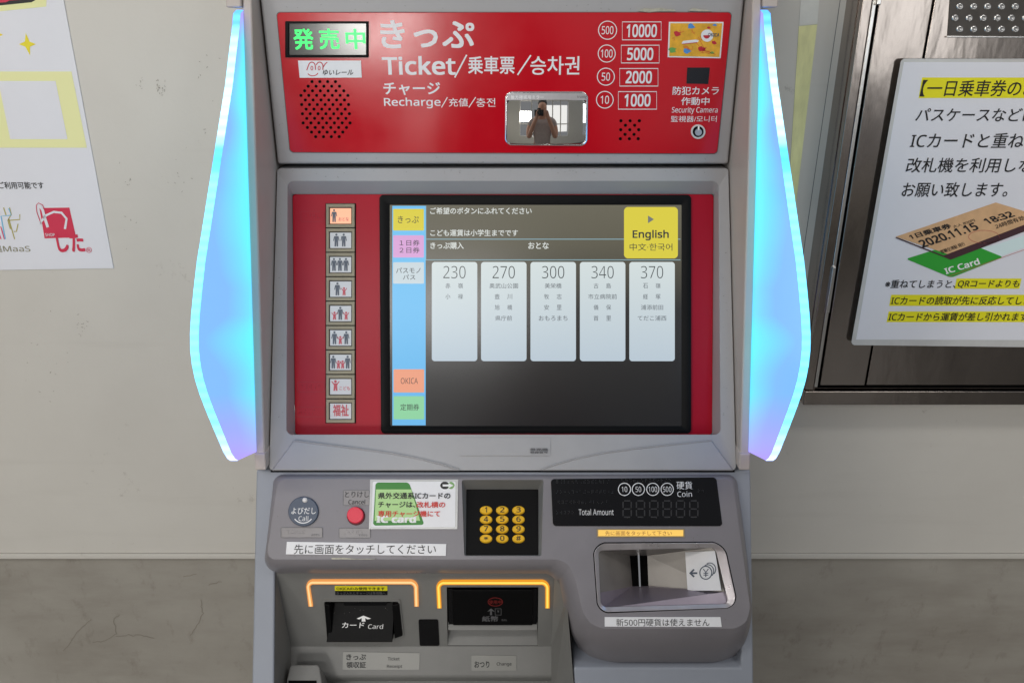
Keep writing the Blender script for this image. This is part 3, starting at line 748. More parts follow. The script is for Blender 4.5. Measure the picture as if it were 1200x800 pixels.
quads('intake_ceiling', [[IN['tl'], IN['tr'], IN['s2t'], IN['s1t']]], M['coin_steel'], ct)
quads('intake_floor', [[IN['bl'], IN['s1b'], IN['s2b'], IN['br'], IN['fr'], IN['fl']]], mat('tray_grey', (128, 120, 130), .35, metal=.5, noise=.12, nscale=30, rnoise=.1), ct)
quads('slot_divider', [[Fi(747.4, 650, .045), Fi(749.4, 650, .045), Fi(751, 687, .045), Fi(749, 687, .045)]], M['chrome'], ct)
ISP = lambda x, y, l=0.: IN['s2t'].lerp(IN['tr'], (x - 758.5) / 81.5)


class WallPlane:   # the sloped right wall of the intake
    def __init__(s):
        s.o = IN['s2t']; s.X = IN['tr'] - IN['s2t']; s.n = s.X.cross(IN['s2b'] - IN['s2t']).normalized()
        if s.n.dot(CAM - s.o) < 0: s.n = -s.n
    def __call__(s, x, y, lift=0.):
        d = F + RX * ((x - 600) / FPX) + U * ((400 - y) / FPX); t = (s.o - CAM).dot(s.n) / d.dot(s.n); return CAM + d * t + s.n * lift
IW = WallPlane()
st = quads('coin_sticker', [[IW(803, 646.5, .0006), IW(838, 645, .0006), IW(845.5, 691.5, .0006), IW(806, 691.5, .0006)]], M['sticker_white'], ct)
IW.up = (IW(820, 650) - IW(820, 680)).normalized()
p = Print(IW, .0012); p.lift = .0012
p.poly([(808, 671), (813, 666), (814.5, 667.2), (811.8, 670), (817.5, 670), (817.5, 672), (811.8, 672), (814.5, 674.8), (813, 676)])
p.line(circ(827.5, 670.5, 7, 7.6, 28), 1.2, True)
for k in (1, 2): p.line([(827.5 + k * 2.3 + 7 * math.cos(a * .1), 670.5 - k * 2 - 7.4 * math.sin(a * .1)) for a in range(-8, 22)], 1.)
p.line([(824.5, 666), (827.5, 670), (830.5, 666)], 1.1).line([(827.5, 670), (827.5, 675.5)], 1.1).line([(824.8, 671), (830.4, 671)], .9).line([(824.8, 673.2), (830.4, 673.2)], .9)
p.done('coin_print', M['navy'], ct)
st = slab('coin_notice', FAS, [(708.5, 722.4), (844, 722.4), (845.5, 734), (708.5, 733.5)], M['sticker_white'], mc, lift=.0012, thick=.001)
Print(FAS, .0015).text('新500円硬貨は使えません', 722, 724.3, 831, 733, -.01).done('lettering', M['print_black'], st)

# call and cancel buttons
scp = Plane(745, .953, 772, .985)
b1 = loft('call_button', [[FAS(x, y, 0) for x, y in circ(356, 599, 17.8, 17.5, 40)], [FAS(x, y, .0022) for x, y in circ(356, 599, 17.6, 17.3, 40)], [FAS(x, y, .003) for x, y in circ(356, 599, 16.8, 16.5, 40)]], M['navy'], mc, cap1=True)
loft('call_lamp', [[FAS(x, y, .003) for x, y in circ(358, 585.7, 3, n=16)], [FAS(x, y, .0045) for x, y in circ(358, 585.7, 2.2, n=16)], [FAS(x, y, .005) for x, y in circ(358, 585.7, 1, n=16)]], M['face_white'], b1, cap1=True, smooth=True)
p = Print(FAS, .0034).text('よびだし', 342.5, 594.2, 371, 602, -.004).text('Call', 350.7, 604.2, 362, 610, -.01)
p.line([(356 + 12 * math.cos(a), 601 + 11.5 * math.sin(a)) for a in [math.radians(35 + k * 11) for k in range(11)]], 1.1).done('lettering', M['print_white'], b1)
b2 = loft('cancel_button_well', [[FAS(x, y, .0002) for x, y in circ(417.3, 604.4, 10.8, n=32)], [FAS(x, y, .0012) for x, y in circ(417.3, 604.4, 10.2, n=32)]], mat('dark_red', (84, 14, 26), .5), mc, cap1=True)
loft('cancel_button', [[FAS(x, y, .0012) for x, y in circ(417, 603.6, 9.6, n=32)], [FAS(x, y, .0045) for x, y in circ(417, 603.2, 9.5, n=32)], [FAS(x, y, .005) for x, y in circ(417, 603.2, 8.6, n=32)]], M['button_red'], b2, cap1=True)
for nm, r_, tx in (('cancel_label', (402.5, 574, 433, 591.8), None), ('braille_label', (329.5, 617.8, 378, 629.5), 1), ('braille_label', (397.5, 618.5, 434, 629.8), 2)):
    st = slab(nm, FAS, rp(rect(*r_), 1), M['label_fascia'], mc, lift=.0006, thick=.0006)
    Print(FAS, .0011).frame(*r_, .35, 1).done('label_edge', M['print_grey'], st)
    if tx:
        braille(FAS, r_[0] + 7, r_[1] + 3, 5, .0009, M['label_fascia'], st, seed=tx, s=1.8)
        Print(FAS, .0011).text('よびだし' if tx == 1 else 'とりけし', r_[2] - 13, r_[3] - 4.5, r_[2] - 3, r_[3] - 2).done('lettering', M['print_grey'], st)
    else: Print(FAS, .0012).text('とりけし', 404.5, 575.5, 432.5, 582.5, -.01).text('Cancel', 408.5, 585, 428, 590.5, -.005).done('lettering', M['print_black'], st)

# IC card notice
st = slab('ic_card_notice', FAS, [(434, 561.5), (537, 561.5), (536, 619.5), (432.5, 619.5)], M['clear_film'], mc, lift=.0014, thick=.0014)
slab('notice_sheet', FAS, rp([(437.2, 564), (534, 564), (533.5, 617.3), (435.5, 617.3)], 1.5), M['sticker_white'], st, lift=.0018, thick=.0003)
Print(FAS, .0021).poly(rp([(440.5, 565), (479.5, 565), (497.5, 614.5), (437.5, 615.5)], 3)).done('green_print', M['green_dark'], st)
Print(FAS, .0024).poly([(441, 573.2), (482.3, 573.2), (492.6, 609.8), (439.3, 609.8)]).done('pale_green_print', M['green_light'], st)
Print(FAS, .0027).text('IC card', 441.5, 603.5, 488, 612.2, .04).done('white_lettering', M['print_white'], st)
Print(FAS, .003).text('県外交通系ICカードの', 443.5, 576.8, 528, 584.3, .008).text('チャージは、', 443.5, 587.5, 487, 594.6, .008).done('black_lettering', M['print_black'], st)
Print(FAS, .003).text('改札横の', 488.5, 587.5, 522, 594.6, .008).text('専用チャージ機にて', 443.5, 598, 516, 605.2, .008).done('red_lettering', mat('notice_red', (188, 44, 30), .45), st)
p = Print(FAS, .0021); p.poly(rp(rect(516, 564.2, 527, 572.8), 4)).done('arrow_badge', M['print_black'], st)
Print(FAS, .0024).poly([(519, 567.4), (526, 567.4), (526, 565.6), (531.5, 568.6), (526, 571.6), (526, 569.8), (519, 569.8)]).done('arrow_print', M['print_white'], st)
Print(FAS, .0022).poly(rp(rect(524.5, 564.2, 532.8, 572.8), 4)).done('arrow_badge_green', mat('badge_green', (110, 150, 90), .4), st)

st = slab('touch_screen_notice', FAS, [(336.5, 634.3), (523, 637), (522.5, 650.8), (335.3, 649)], M['sticker_white'], mc, lift=.0014, thick=.0014)
Print(FAS, .0017).text('先に画面をタッチしてください', 345, 637.4, 511, 648.8, -.008).done('lettering', M['print_black'], st)
st = slab('torn_sticker', FAS, [(388.5, 653.2), (404, 653), (418, 654.6), (430, 654.1), (442, 654.9), (432, 654.95), (423, 655), (389, 655)], M['residue'], mc, lift=.0008, thick=.0006)
FUL = None
def fas_lower(x, y): return None
# glowing strips reflected on the fascia underside are real light

# ---- cheeks, feet and wings
for sgn in (-1, 1):
    xi, xo = sgn * .2936, sgn * .3045
    ys = (-70, 536)
    L = []
    for y, b in ((ys[0], 0), (ys[1], 0)):
        Z = CHK.Z(y); f1 = ptx(xo, y, Z); f2 = ptx(xi, y, Z)
        L.append([f1, f2, Vector((xi, back_y, f2.z)), Vector((xo, back_y, f1.z))])
    loft('side_cheek', L, M['cheek_beige'], mc, cap0=True, cap1=True, bevel=.0025, bseg=3)
    L = []
    for y, Z, dx in ((531.5, CHK.Z(531) - .003, 0), (551, CHK.Z(551) - .001, 0)):
        f1 = ptx(xo - sgn * .0005 + sgn * .002, y, Z); f2 = ptx(xi - sgn * .0012, y, Z)
        L.append([f1, f2, Vector((f2.x, f2.y + .05, f2.z)), Vector((f1.x, f2.y + .05, f1.z))])
    loft('cheek_foot', L, M['cheek_beige'], mc, cap0=True, cap1=True, bevel=.002)
    # wing: sheet of acrylic standing forward from the cheek
    prof = [(12, 285.5), (16, 282), (30, 281), (60, 277.5), (100, 273), (150, 265.5), (200, 258), (270, 247.5), (306, 242), (340, 238.3), (370, 235.5), (392, 234.4), (410, 234.6), (428, 236.6), (445, 240), (462, 245), (480, 251.5), (500, 259.3), (518, 266.5), (530, 271.3), (537, 275.5), (539.5, 279)]
    WX = .3050; T = .0072
    outer = []
    for y, x in prof: outer.append((WX * FPX / (589 - x), y))
    def wp(Z, y, X): return ptx(sgn * X, y, Z)
    basep = []
    for y, x in prof:
        yb = y if y < 528 else 528 + (y - 528) * .1
        basep.append((CHK.Z(min(yb, 529)) + .004, yb))
    n = len(prof); NB = 10
    verts = []; faces = []; U_ = []; V_ = []
    for side in (0, 1):
        X = WX + T * side
        for i in range(n):
            for k in range(NB + 1):
                t = k / NB
                a = wp(*basep[i], X); b = wp(*outer[i], X)
                verts.append(a.lerp(b, t)); U_.append(t); V_.append(1 - (prof[i][0] - 12) / 528)
    N1 = n * (NB + 1)
    for side in (0, 1):
        for i in range(n - 1):
            for k in range(NB):
                a = side * N1 + i * (NB + 1) + k; faces.append((a, a + 1, a + NB + 2, a + NB + 1))
    for i in (0, n - 1):
        for k in range(NB):
            a = i * (NB + 1) + k; faces.append((a, a + 1, a + 1 + N1, a + N1))
    me = bpy.data.meshes.new('light_wing'); me.from_pydata([tuple(v) for v in verts], [], faces)
    for nm, arr in (('lamp_u', U_), ('lamp_v', V_)):
        at = me.attributes.new(nm, 'FLOAT', 'POINT'); at.data.foreach_set('value', arr)
    wg = link_mesh('light_wing', me, M['wing'], mc)
    ev = []; ef = []; evv = []
    for side in (0, 1):
        for i in range(n):
            a = wp(*basep[i], WX + T * side); b = wp(*outer[i], WX + T * side)
            ev.append(b + (b - a).normalized() * .0003 + Vector((sgn * (.0004 if side else -.0004), 0, 0))); evv.append(1 - (prof[i][0] - 12) / 528)
            c = b + (a - b).normalized() * .0014 + Vector((sgn * (.0004 if side else -.0004), 0, 0)); ev.append(c); evv.append(evv[-1])
    for i in range(n - 1):
        a = 2 * i; b = 2 * (i + 1); o = 2 * n
        ef += [(a, b, b + o, a + o), (a, a + 1, b + 1, b), (a + o, b + o, b + 1 + o, a + 1 + o)]
    me = bpy.data.meshes.new('wing_light_edge'); me.from_pydata([tuple(v) for v in ev], [], ef)
    at = me.attributes.new('lamp_v', 'FLOAT', 'POINT'); at.data.foreach_set('value', evv)
    link_mesh('wing_light_edge', me, M['wing_edge'], wg)
    # bracket above the wing
    L = []
    for y in (-70, 9):
        Z = CHK.Z(y) - .004; f1 = ptx(sgn * .323, y, Z); f2 = ptx(sgn * .3049, y, Z); L.append([f1, f2, Vector((f2.x, back_y, f2.z)), Vector((f1.x, back_y, f1.z))])
    loft('wing_bracket', L, M['cheek_beige'], mc, cap0=True, cap1=True, bevel=.002)

# ---- header
def hxy(X, y): return ptx(X, y, HD.Z(y))
L = []
hy0, hy1 = -70, 192.5
hp = [hxy(-HW, hy0), hxy(HW, hy0), hxy(HW, hy1), hxy(-HW, hy1)]
loft('header', [[p_ + Vector((0, .09, 0)) for p_ in hp], hp], M['housing_grey'], mc, cap0=True, cap1=True, bevel=.0035, bseg=3)
hd = slab('header_plate', HD, rp([(324.5, 15), (857, 15), (840, 180), (340.3, 178.3)], 4), M['header_red'], mc, lift=.0015, thick=.0015, bevel=.0005)
ring('header_plate_edge', HD, rp([(323.7, 14.2), (857.8, 14.2), (840.6, 180.8), (339.6, 179.1)], 4), rp([(324.7, 15.2), (856.8, 15.2), (839.8, 179.8), (340.5, 178.1)], 4), M['print_grey'], hd, l_out=.0008, l_in=.0008, back=.0006)
hl = Plane(0, HD.Z(0), 800, HD.Z(800))
def hdl(nm): return Print(HD, .0019), nm
def hd_done(p, nm): p.done(nm, M['print_pink'], hd)
hd_done(Print(HD, .0019).text('きっぷ', 446, 24, 556, 57, .01), 'title_lettering')
hd_done(Print(HD, .0019).text('Ticket', 448, 66, 534, 88, .012).line([(533, 91), (547, 64.5)], 1.8).text('乗車票', 548.5, 66, 603, 87, .004).line([(606.5, 88), (622, 65)], 1.8).text('승차권', 621.5, 66, 679, 88, .0), 'ticket_lettering')
hd_done(Print(HD, .0019).text('チャージ', 449.5, 96.5, 516, 111.5, .008), 'charge_lettering')
hd_done(Print(HD, .0019).text('Recharge', 450.3, 114.5, 516.5, 127, .002).line([(517.5, 126), (524.5, 114)], 1.1).text('充値', 526, 115, 548.5, 125, -.004).line([(549.5, 126), (557.5, 114)], 1.1).text('충전', 558, 115, 580.5, 125.3, -.006), 'recharge_lettering')
for x, y, r_, s, bx in ((711.8, 35.7, 10.6, '500', (729, 26, 774.5, 47)), (710.8, 63, 10, '100', (727.8, 53.3, 772.2, 74)), (709.8, 90, 10, '50', (726, 80.5, 770.8, 101)), (708.6, 117, 9.8, '10', (724.4, 107.5, 769.2, 128))):
    hw = 2.45 * len(s) - (.5 if len(s) > 2 else 0); hd_done(Print(HD, .0019).line(circ(x, y, r_, n=36), 1., True).text(s, x - hw, y - 4.8, x + hw, y + 4.8, -.004), 'coin_mark')
    t_ = {'500': '10000', '100': '5000', '50': '2000', '10': '1000'}[s]
    cx = (bx[0] + bx[2]) / 2; hw = 18.3 if s == '500' else 15.8; hd_done(Print(HD, .0019).frame(*bx, 1.).text(t_, cx - hw + .5, bx[1] + 2.8, cx + hw - .5, bx[3] - 3, .015), 'banknote_mark')
hd_done(Print(HD, .0019).text('防犯カメラ', 788, 101.5, 842, 111.3, .0).text('作動中', 798, 114, 831, 123.3, .0).text('Security Camera', 787, 125.5, 840.5, 134, -.006).text('監視器/모니터', 786, 135.8, 839.5, 143, -.008), 'camera_lettering')
# status display
sd = ring('status_display', HD, rect(335, 25.2, 432.3, 67.6), rect(339.5, 28, 429.5, 64.5), M['black_plastic'], mc, l_out=.004, l_in=.0045, back=.004, bevel=.0008)
slab('display_window', HD, rect(339.5, 28, 430, 64.5), M['status_glass'], sd, lift=.0022, thick=.001)
Print(HD, .0028).text('発', 344.5, 34, 368, 58.5, .008).text('売', 374.5, 34, 398, 58, .008).text('中', 405.5, 34, 428.5, 58, .008).done('display_text', M['led_green'], sd)
st = slab('operator_sticker', HD, [(349.7, 71.2), (423.2, 71.2), (424.3, 91), (351.7, 91.3)], M['sticker_white'], mc, lift=.0022, thick=.0007)
p = Print(HD, .0025)
def arc(cx, cy, rx, ry, a0, a1, n=12): return [(cx + rx * math.cos(math.radians(a0 + (a1 - a0) * k / n)), cy - ry * math.sin(math.radians(a0 + (a1 - a0) * k / n))) for k in range(n + 1)]
p.line([(360, 82.5), (362, 77)] + arc(366, 78, 4, 5, 150, 0, 8) + [(370.3, 82)], 1.1).line(arc(375, 78, 4, 5, 160, 0, 8) + [(378.8, 82)], 1.1).line([(379, 79), (382, 74.5), (384, 73.3)], 1.1)
p.line(circ(366, 80, 1.2, 2.3, 12), .8, True).line(circ(374.5, 80, 1.2, 2.3, 12), .8, True).line(arc(367, 85, 6, 4, 200, 350, 10), 1.).done('logo_print', M['print_red'], st)
Print(HD, .0025).text('ゆいレール', 379, 81.7, 414.5, 88.2, .004, slant=.25).done('lettering', M['print_black'], st)
# speaker holes
p = Print(HD, .0019)
rows = [(366, 4), (361.6, 5), (357.4, 6), (353.1, 7), (358.2, 6), (353.9, 7), (359.1, 6), (354.8, 7), (359.9, 6), (355.6, 7), (360.6, 6), (365.4, 5), (370.3, 4)]
def holes(pts, r_, nm):
    v = []; f = []
    for x, y in pts:
        b0 = len(v); c = circ(x, y, r_, n=12)
        v += [HD(*q, .00175) for q in circ(x, y, r_ * 1.12, n=12)]; v += [HD(*q, .0016) for q in c]
        f += [(b0 + k, b0 + (k + 1) % 12, b0 + 12 + (k + 1) % 12, b0 + 12 + k) for k in range(12)] + [tuple(range(b0 + 12, b0 + 24))]
    me = bpy.data.meshes.new(nm); me.from_pydata(v, [], f); link_mesh(nm, me, M['void_black'], hd, kind='stuff')
holes([(x0 + k * 9.15, 95.8 + i * 5.36) for i, (x0, n_) in enumerate(rows) for k in range(n_)], 1.65, 'speaker_holes')
holes([(x, y) for y, xs in ((141.5, (727.5, 738.2, 749)), (146.8, (732.8, 743.6)), (152, (727.2, 737.8, 748.3)), (157.4, (732.3, 742.8)), (162.5, (726.8, 737.3, 747.6))) for x in xs], 1.7, 'buzzer_holes')
# picture card
cdp = slab('picture_card', HD, [(783.5, 26), (847.5, 26), (844, 68.5), (782, 67.3)], M['print_pink'], mc, lift=.0022, thick=.0007)
Print(HD, .0025).poly([(785.2, 27.6), (845.8, 27.6), (842.5, 67), (783.7, 65.9)]).done('card_ground', M['card_orange'], cdp)
rs = random.Random(11)
def blobs(m, spots, nm):
    p = Print(HD, .0028)
    for x, y, r_ in spots:
        n = 11; p.poly([(x + r_ * rs.uniform(.55, 1.2) * math.cos(2 * math.pi * k / n) * 1.3, y + r_ * rs.uniform(.5, 1.15) * math.sin(2 * math.pi * k / n) * .8) for k in range(n)])
    p.done(nm, M[m], cdp)
blobs('card_blue', [(809, 31, 4), (805, 60, 4), (837, 29.5, 2)], 'card_figure'); blobs('print_red', [(793, 40, 4), (822, 58, 4.5), (836, 50, 3), (830, 33, 2)], 'card_figure'); blobs('card_green', [(787.5, 59, 4), (834, 62, 2)], 'card_figure')
p = Print(HD, .0028)
for k in range(9):
    x, y = rs.uniform(788, 838), rs.uniform(30, 64); p.line([(x + 4 * rs.uniform(-1, 1), y + 3 * rs.uniform(-1, 1)) for _ in range(4)], .6)
p.line([(815, 50), (822, 58), (838, 64)], .6).line([(812, 50), (818, 44), (826, 60)], .6).done('card_lines', M['card_rust'], cdp)
Print(HD, .003).poly(circ(828, 42, 7.2, 7.2)).poly([(798, 51), (800, 48.2), (815, 46.6), (818.5, 47.8), (817, 49.6), (800, 52)]).done('card_badge', M['print_white'], cdp)
Print(HD, .0032).poly([(823.6, 41.5)] + arc(827.5, 41.5, 4, 4, 180, 360, 10)).line([(799, 51.9), (816, 50)], .7).done('card_badge_mark', M['print_red'], cdp)
Print(HD, .0032).text('OKICA', 829, 39, 842.5, 43.2, .01).done('card_lettering', M['navy'], cdp)
slab('camera_window', HD, [(805, 79.3), (831.3, 79.3), (829.6, 98.6), (804, 98)], mat('camera_glass', (10, 14, 24), .15, spec=.3), mc, lift=.0022, thick=.002)
kl = loft('key_lock', [[HD(*q, .0015) for q in circ(817.7, 154.3, 8.6, n=32)], [HD(*q, .0035) for q in circ(817.7, 154.3, 8.2, n=32)]], M['face_white'], mc, cap1=True)
loft('key_lock_ring', [[HD(*q, .0036) for q in circ(817.4, 154, 6.4, n=28)], [HD(*q, .0045) for q in circ(817.4, 154, 6.2, n=28)]], M['black_plastic'], kl, cap1=True)
loft('key_lock_core', [[HD(*q, .0045) for q in circ(817.4, 154.6, 4.2, n=24)], [HD(*q, .0055) for q in circ(817.4, 154.6, 4, n=24)]], M['metal_trim'], kl, cap1=True)
slab('key_slit', HD, rect(816.6, 147.6, 818.4, 152), M['chrome'], kl, lift=.006, thick=.001)
# residue on the top edge
for nm, pts in (('peeled_residue', [(747, 13.5), (755, 10), (764, 10.8), (773, 9.6), (781, 11), (790, 11.6), (792, 14), (770, 14), (760, 15)]), ('peeled_residue', [(806, 13.2), (812, 9.8), (820, 11.4), (828, 12), (835, 14), (820, 14)])):
    slab(nm, HD, pts, M['residue'], mc, lift=.003, thick=.003, bevel=.0006)
# convex mirror
mo = rp([(592, 107), (689, 107), (688, 171), (591.5, 170)], 7, 6)
mi = rp([(594.3, 117.2), (686.4, 117.2), (685.6, 168.3), (593.6, 167.8)], [2, 2, 5, 5], 6)
mr_ = ring('mirror', HD, mo, rp([(594, 109.2), (686.8, 109.2), (685.8, 168.8), (593.2, 168.2)], 5.5, 6), M['chrome'], mc, l_out=.0035, l_in=.0045, back=.003, bevel=.0008)
slab('mirror_band', HD, rp([(594, 109.2), (686.8, 109.2), (686.6, 117.4), (594.1, 117.4)], [4, 4, 0, 0]), mat('band_steel', (168, 168, 172), .3, metal=.9, noise=.1, nscale=60), mr_, lift=.0042, thick=.003)
Print(HD, .0046).text('後方確認用ミラー', 598.5, 111.6, 637, 116, .01).done('mirror_lettering', M['print_white'], mr_)
Print(HD, .0046).text('trusty', 676, 112, 687, 115.4).done('mirror_mark', M['print_grey'], mr_)
c0 = HD((594.3 + 686) / 2, 142.6); RC = .26
gx, gy = 28, 18; v = []; f = []
wdt = (HD(686.2, 142) - HD(594, 142)).length; hgt = (HD(640, 117.4) - HD(640, 168.3)).length
for j in range(gy + 1):
    for i in range(gx + 1):
        a = (i / gx - .5) * wdt; b = (j / gy - .5) * hgt
        v.append(c0 + RX * a + Vector((0, 0, b)) + HD.n * (.0083 - .04 * b - (a * a + b * b) / (2 * RC)))
for j in range(gy):
    for i in range(gx):
        a = j * (gx + 1) + i; f.append((a, a + 1, a + gx + 2, a + gx + 1))
me = bpy.data.meshes.new('mirror_glass'); me.from_pydata([tuple(q) for q in v], [], f)
link_mesh('mirror_glass', me, M['mirror_silver'], mr_, smooth=True)
slab('mirror_backing', HD, mi, M['print_black'], mr_, lift=.0018, thick=.001)

# ---- screen housing
def hp_(q): return HOUS(*q)
o0 = rp([(325, 197.5), (853.5, 197.5), (862.5, 551), (315.5, 551)], [3, 3, 4, 4], 4)
# inner loops
i1 = rp([(337, 212), (842, 212), (844.5, 509), (335.5, 509)], 6, 4)
i2 = rp([(342.5, 227.5), (836.5, 227.5), (834.5, 509.5), (345.5, 509.5)], 2, 4)
ob = [q + Vector((0, .1, 0)) for q in map(hp_, o0)]
loft('screen_housing', [ob, [HOUS(*q) for q in o0], [HOUS(x, y, .0) if y < 400 else pt(x, y, HOUS.Z(y) + .008) for x, y in i1], [SCR(*q) for q in i2]], M['housing_grey'], mc, bevel=.0025, bseg=3, angle=12)
def crease(x0, y0, x1, y1, n=14, bow=0):
    pts = []
    for k in range(n + 1):
        t = k / n; pts.append((x0 + (x1 - x0) * t, y0 + (y1 - y0) * (t + bow * t * (1 - t) * (t - .3))))
    return pts
# lip wedges either side of the middle of the lower edge
HL = lambda x, y, l=0.: pt(x, y, ((HOUS.Z(509) + .008) * (551 - y) + .9965 * (y - 509)) / 42 - l)
for pts, cor in (([(344, 516), (380, 520.5), (420, 525.5), (460, 531), (495, 538), (520, 544.5), (540, 551.2)], (318, 551.2)), ([(834, 516), (790, 520.5), (745, 525.5), (705, 531), (672, 538), (650, 544.5), (632, 551.2)], (860, 551.2))):
    poly = pts + [cor]
    top = [HL(x, y, .0035) for x, y in poly]; bot = [HL(x, y, -.002) for x, y in poly]
    loft('lip_wedge', [bot, top], M['housing_grey'], mc, cap1=True, bevel=.0022, bseg=3, angle=40)
for sg, pts in ((0, [(344, 515.2), (380, 519.7), (420, 524.7), (460, 530.2), (495, 537.2), (520, 543.5), (538, 549.6)]), (1, [(834, 515.2), (790, 519.7), (745, 524.7), (705, 530.2), (672, 537.2), (650, 543.5), (634, 549.6)])):
    q_ = []
    for (a, b), (c, d) in zip(pts[:-1], pts[1:]):
        for k in range(4): q_.append((a + (c - a) * k / 4, b + (d - b) * k / 4))
    q_.append(pts[-1])
    loft('lip_crease', [[HL(x, y - .2, .002) for x, y in q_], [HL(x, y + .55, .0047) for x, y in q_], [HL(x, y + 1.5, .0030) for x, y in q_]], M['housing_grey'], mc, closed=False, smooth=True)
st = quads('maker_plate', [[HL(541, 512.5, .0015), HL(645, 512.5, .0015), HL(645, 533.5, .0015), HL(539.5, 533.5, .0015)], [HL(541, 512.5, .0015), HL(541, 512.5, -.001), HL(539.5, 533.5, -.001), HL(539.5, 533.5, .0015)], [HL(645, 512.5, .0015), HL(645, 512.5, -.001), HL(645, 533.5, -.001), HL(645, 533.5, .0015)]], M['housing_grey'], mc)
HLp = Plane(509, HOUS.Z(509) + .006, 551, .9945)
Print(HLp, .0012).text('券売機', 621, 525, 642, 528.2, .02).text('登録番号', 621, 528.8, 642, 531, .02).done('lettering', M['print_grey'], st)

sp = slab('screen_surround', SCR, rp([(343, 228), (836, 228), (834.3, 509), (346, 509)], 3), M['screen_red'], mc, lift=0.0005, thick=.006)
# braille labels at the left
for k, (x0, y0, x1, y1) in enumerate(((353, 248, 380.5, 259.8), (349, 447.5, 380.5, 458.8), (347.5, 477, 380.5, 488))):
    st = slab('braille_label', SCR, rp(rect(x0, y0, x1, y1), 1), M['screen_red'], mc, lift=.0012, thick=.0006)
    Print(SCR, .0013).frame(x0, y0, x1, y1, .3, 1).done('label_edge', M['braille_red'], st)
    braille(SCR, x0 + 4, y0 + 3.5, 5, .0013, M['braille_red'], st, seed=20 + k, s=1.9, gap=5)

# selection keys
stp = slab('selection_strip', SCR, rect(381.8, 238.6, 417.2, 495.5), M['gap_black'], mc, lift=.0015, thick=.003)
def man(p, cx, top, h):
    w_ = h * .17
    p.poly(circ(cx, top + h * .085, h * .085, h * .085, 14))
    p.poly([(cx - w_, top + h * .2), (cx + w_, top + h * .2), (cx + w_ * 1.45, top + h * .56), (cx + w_ * 1.1, top + h * .57), (cx + w_ * .75, top + h * .3), (cx + w_ * .8, top + h), (cx + w_ * .16, top + h), (cx, top + h * .6), (cx - w_ * .16, top + h), (cx - w_ * .8, top + h), (cx - w_ * .75, top + h * .3), (cx - w_ * 1.1, top + h * .57), (cx - w_ * 1.45, top + h * .56)])
def kid(p, cx, top, h):
    w_ = h * .16
    p.poly(circ(cx, top + h * .13, h * .13, h * .13, 12))
    p.poly([(cx - w_, top + h * .3), (cx - w_ * 2.1, top + h * .08), (cx - w_ * 2.4, top + h * .14), (cx - w_ * .9, top + h * .48), (cx - w_ * 1.2, top + h), (cx - w_ * .3, top + h), (cx, top + h * .72), (cx + w_ * .3, top + h), (cx + w_ * 1.2, top + h), (cx + w_ * .9, top + h * .48), (cx + w_ * 2.4, top + h * .14), (cx + w_ * 2.1, top + h * .08), (cx + w_, top + h * .3)])
icons = [('A', [392]), ('A', [394.6, 403.2]), ('A', [391.8, 398.8, 405.8]), ('M', [(395.8, 0), (403.6, 1)]), ('M', [(399.2, 0), (392.4, 1), (406, 1)]), ('M', [(392.4, 0), (406.2, 0), (399.2, 1)]), ('M', [(391, 0), (407.8, 0), (397, 1), (402, 1)]), ('K', None), ('T', None)]
names = ['one adult, lit orange', 'two adults', 'three adults', 'one adult and one child', 'one adult and two children', 'two adults and one child', 'two adults and two children', 'one child', 'two red welfare characters']
pitch = 28.5
for i in range(9):
    y0 = 239.4 + i * pitch; y1 = y0 + 27.6
    bf = ring('selection_button', SCR, rect(382.8, y0, 416.2, y1), rect(386.2, y0 + 4, 412.8, y1 - 3.8), M['brass_frame'], mc, l_out=.0035, l_in=.0035, back=.0035, bevel=.0005, label='square key showing ' + names[i])
    ring('button_bezel', SCR, rect(386.2, y0 + 4, 412.8, y1 - 3.8), rect(387.6, y0 + 5.3, 411.6, y1 - 4.9), mat('bezel_dark', (70, 64, 54), .5) if i == 0 else M['bezel_dark'], bf, l_out=.0028, l_in=.0016, back=.001)
    slab('button_face', SCR, rect(387.2, y0 + 5, 412, y1 - 4.6), M['lit_button'] if i == 0 else M['face_white'], bf, lift=.0019, thick=.001)
    ty = y0 + 6.2
    ad = Print(SCR, .0023); ch = Print(SCR, .0023); kind, dat = icons[i]
    if kind == 'A':
        for x in dat: man(ad, x, ty, 15)
        if i == 0: ch.text('おとな', 397.2, y0 + 15.6, 409.2, y0 + 19.8, .0)
    elif kind == 'M':
        for x, k in dat:
            man(ad, x, ty, 15) if not k else kid(ch, x, ty + 5.6, 9.4)
    elif kind == 'K': kid(ch, 393.6, ty, 12.5); ch.text('こども', 398.2, y0 + 13.5, 410.5, y0 + 17.8)
    else: ch.text('福祉', 390.6, ty, 409, ty + 13.6, .012)
    if ad.v: ad.done('adult_pictogram', mat('picto_grey', (92, 96, 104), .5) if 'picto_grey' not in M else M['picto_grey'], bf)
    if ch.v: ch.done('red_pictogram', mat('picto_red', (196, 84, 92), .5) if 'picto_red' not in M else M['picto_red'], bf)

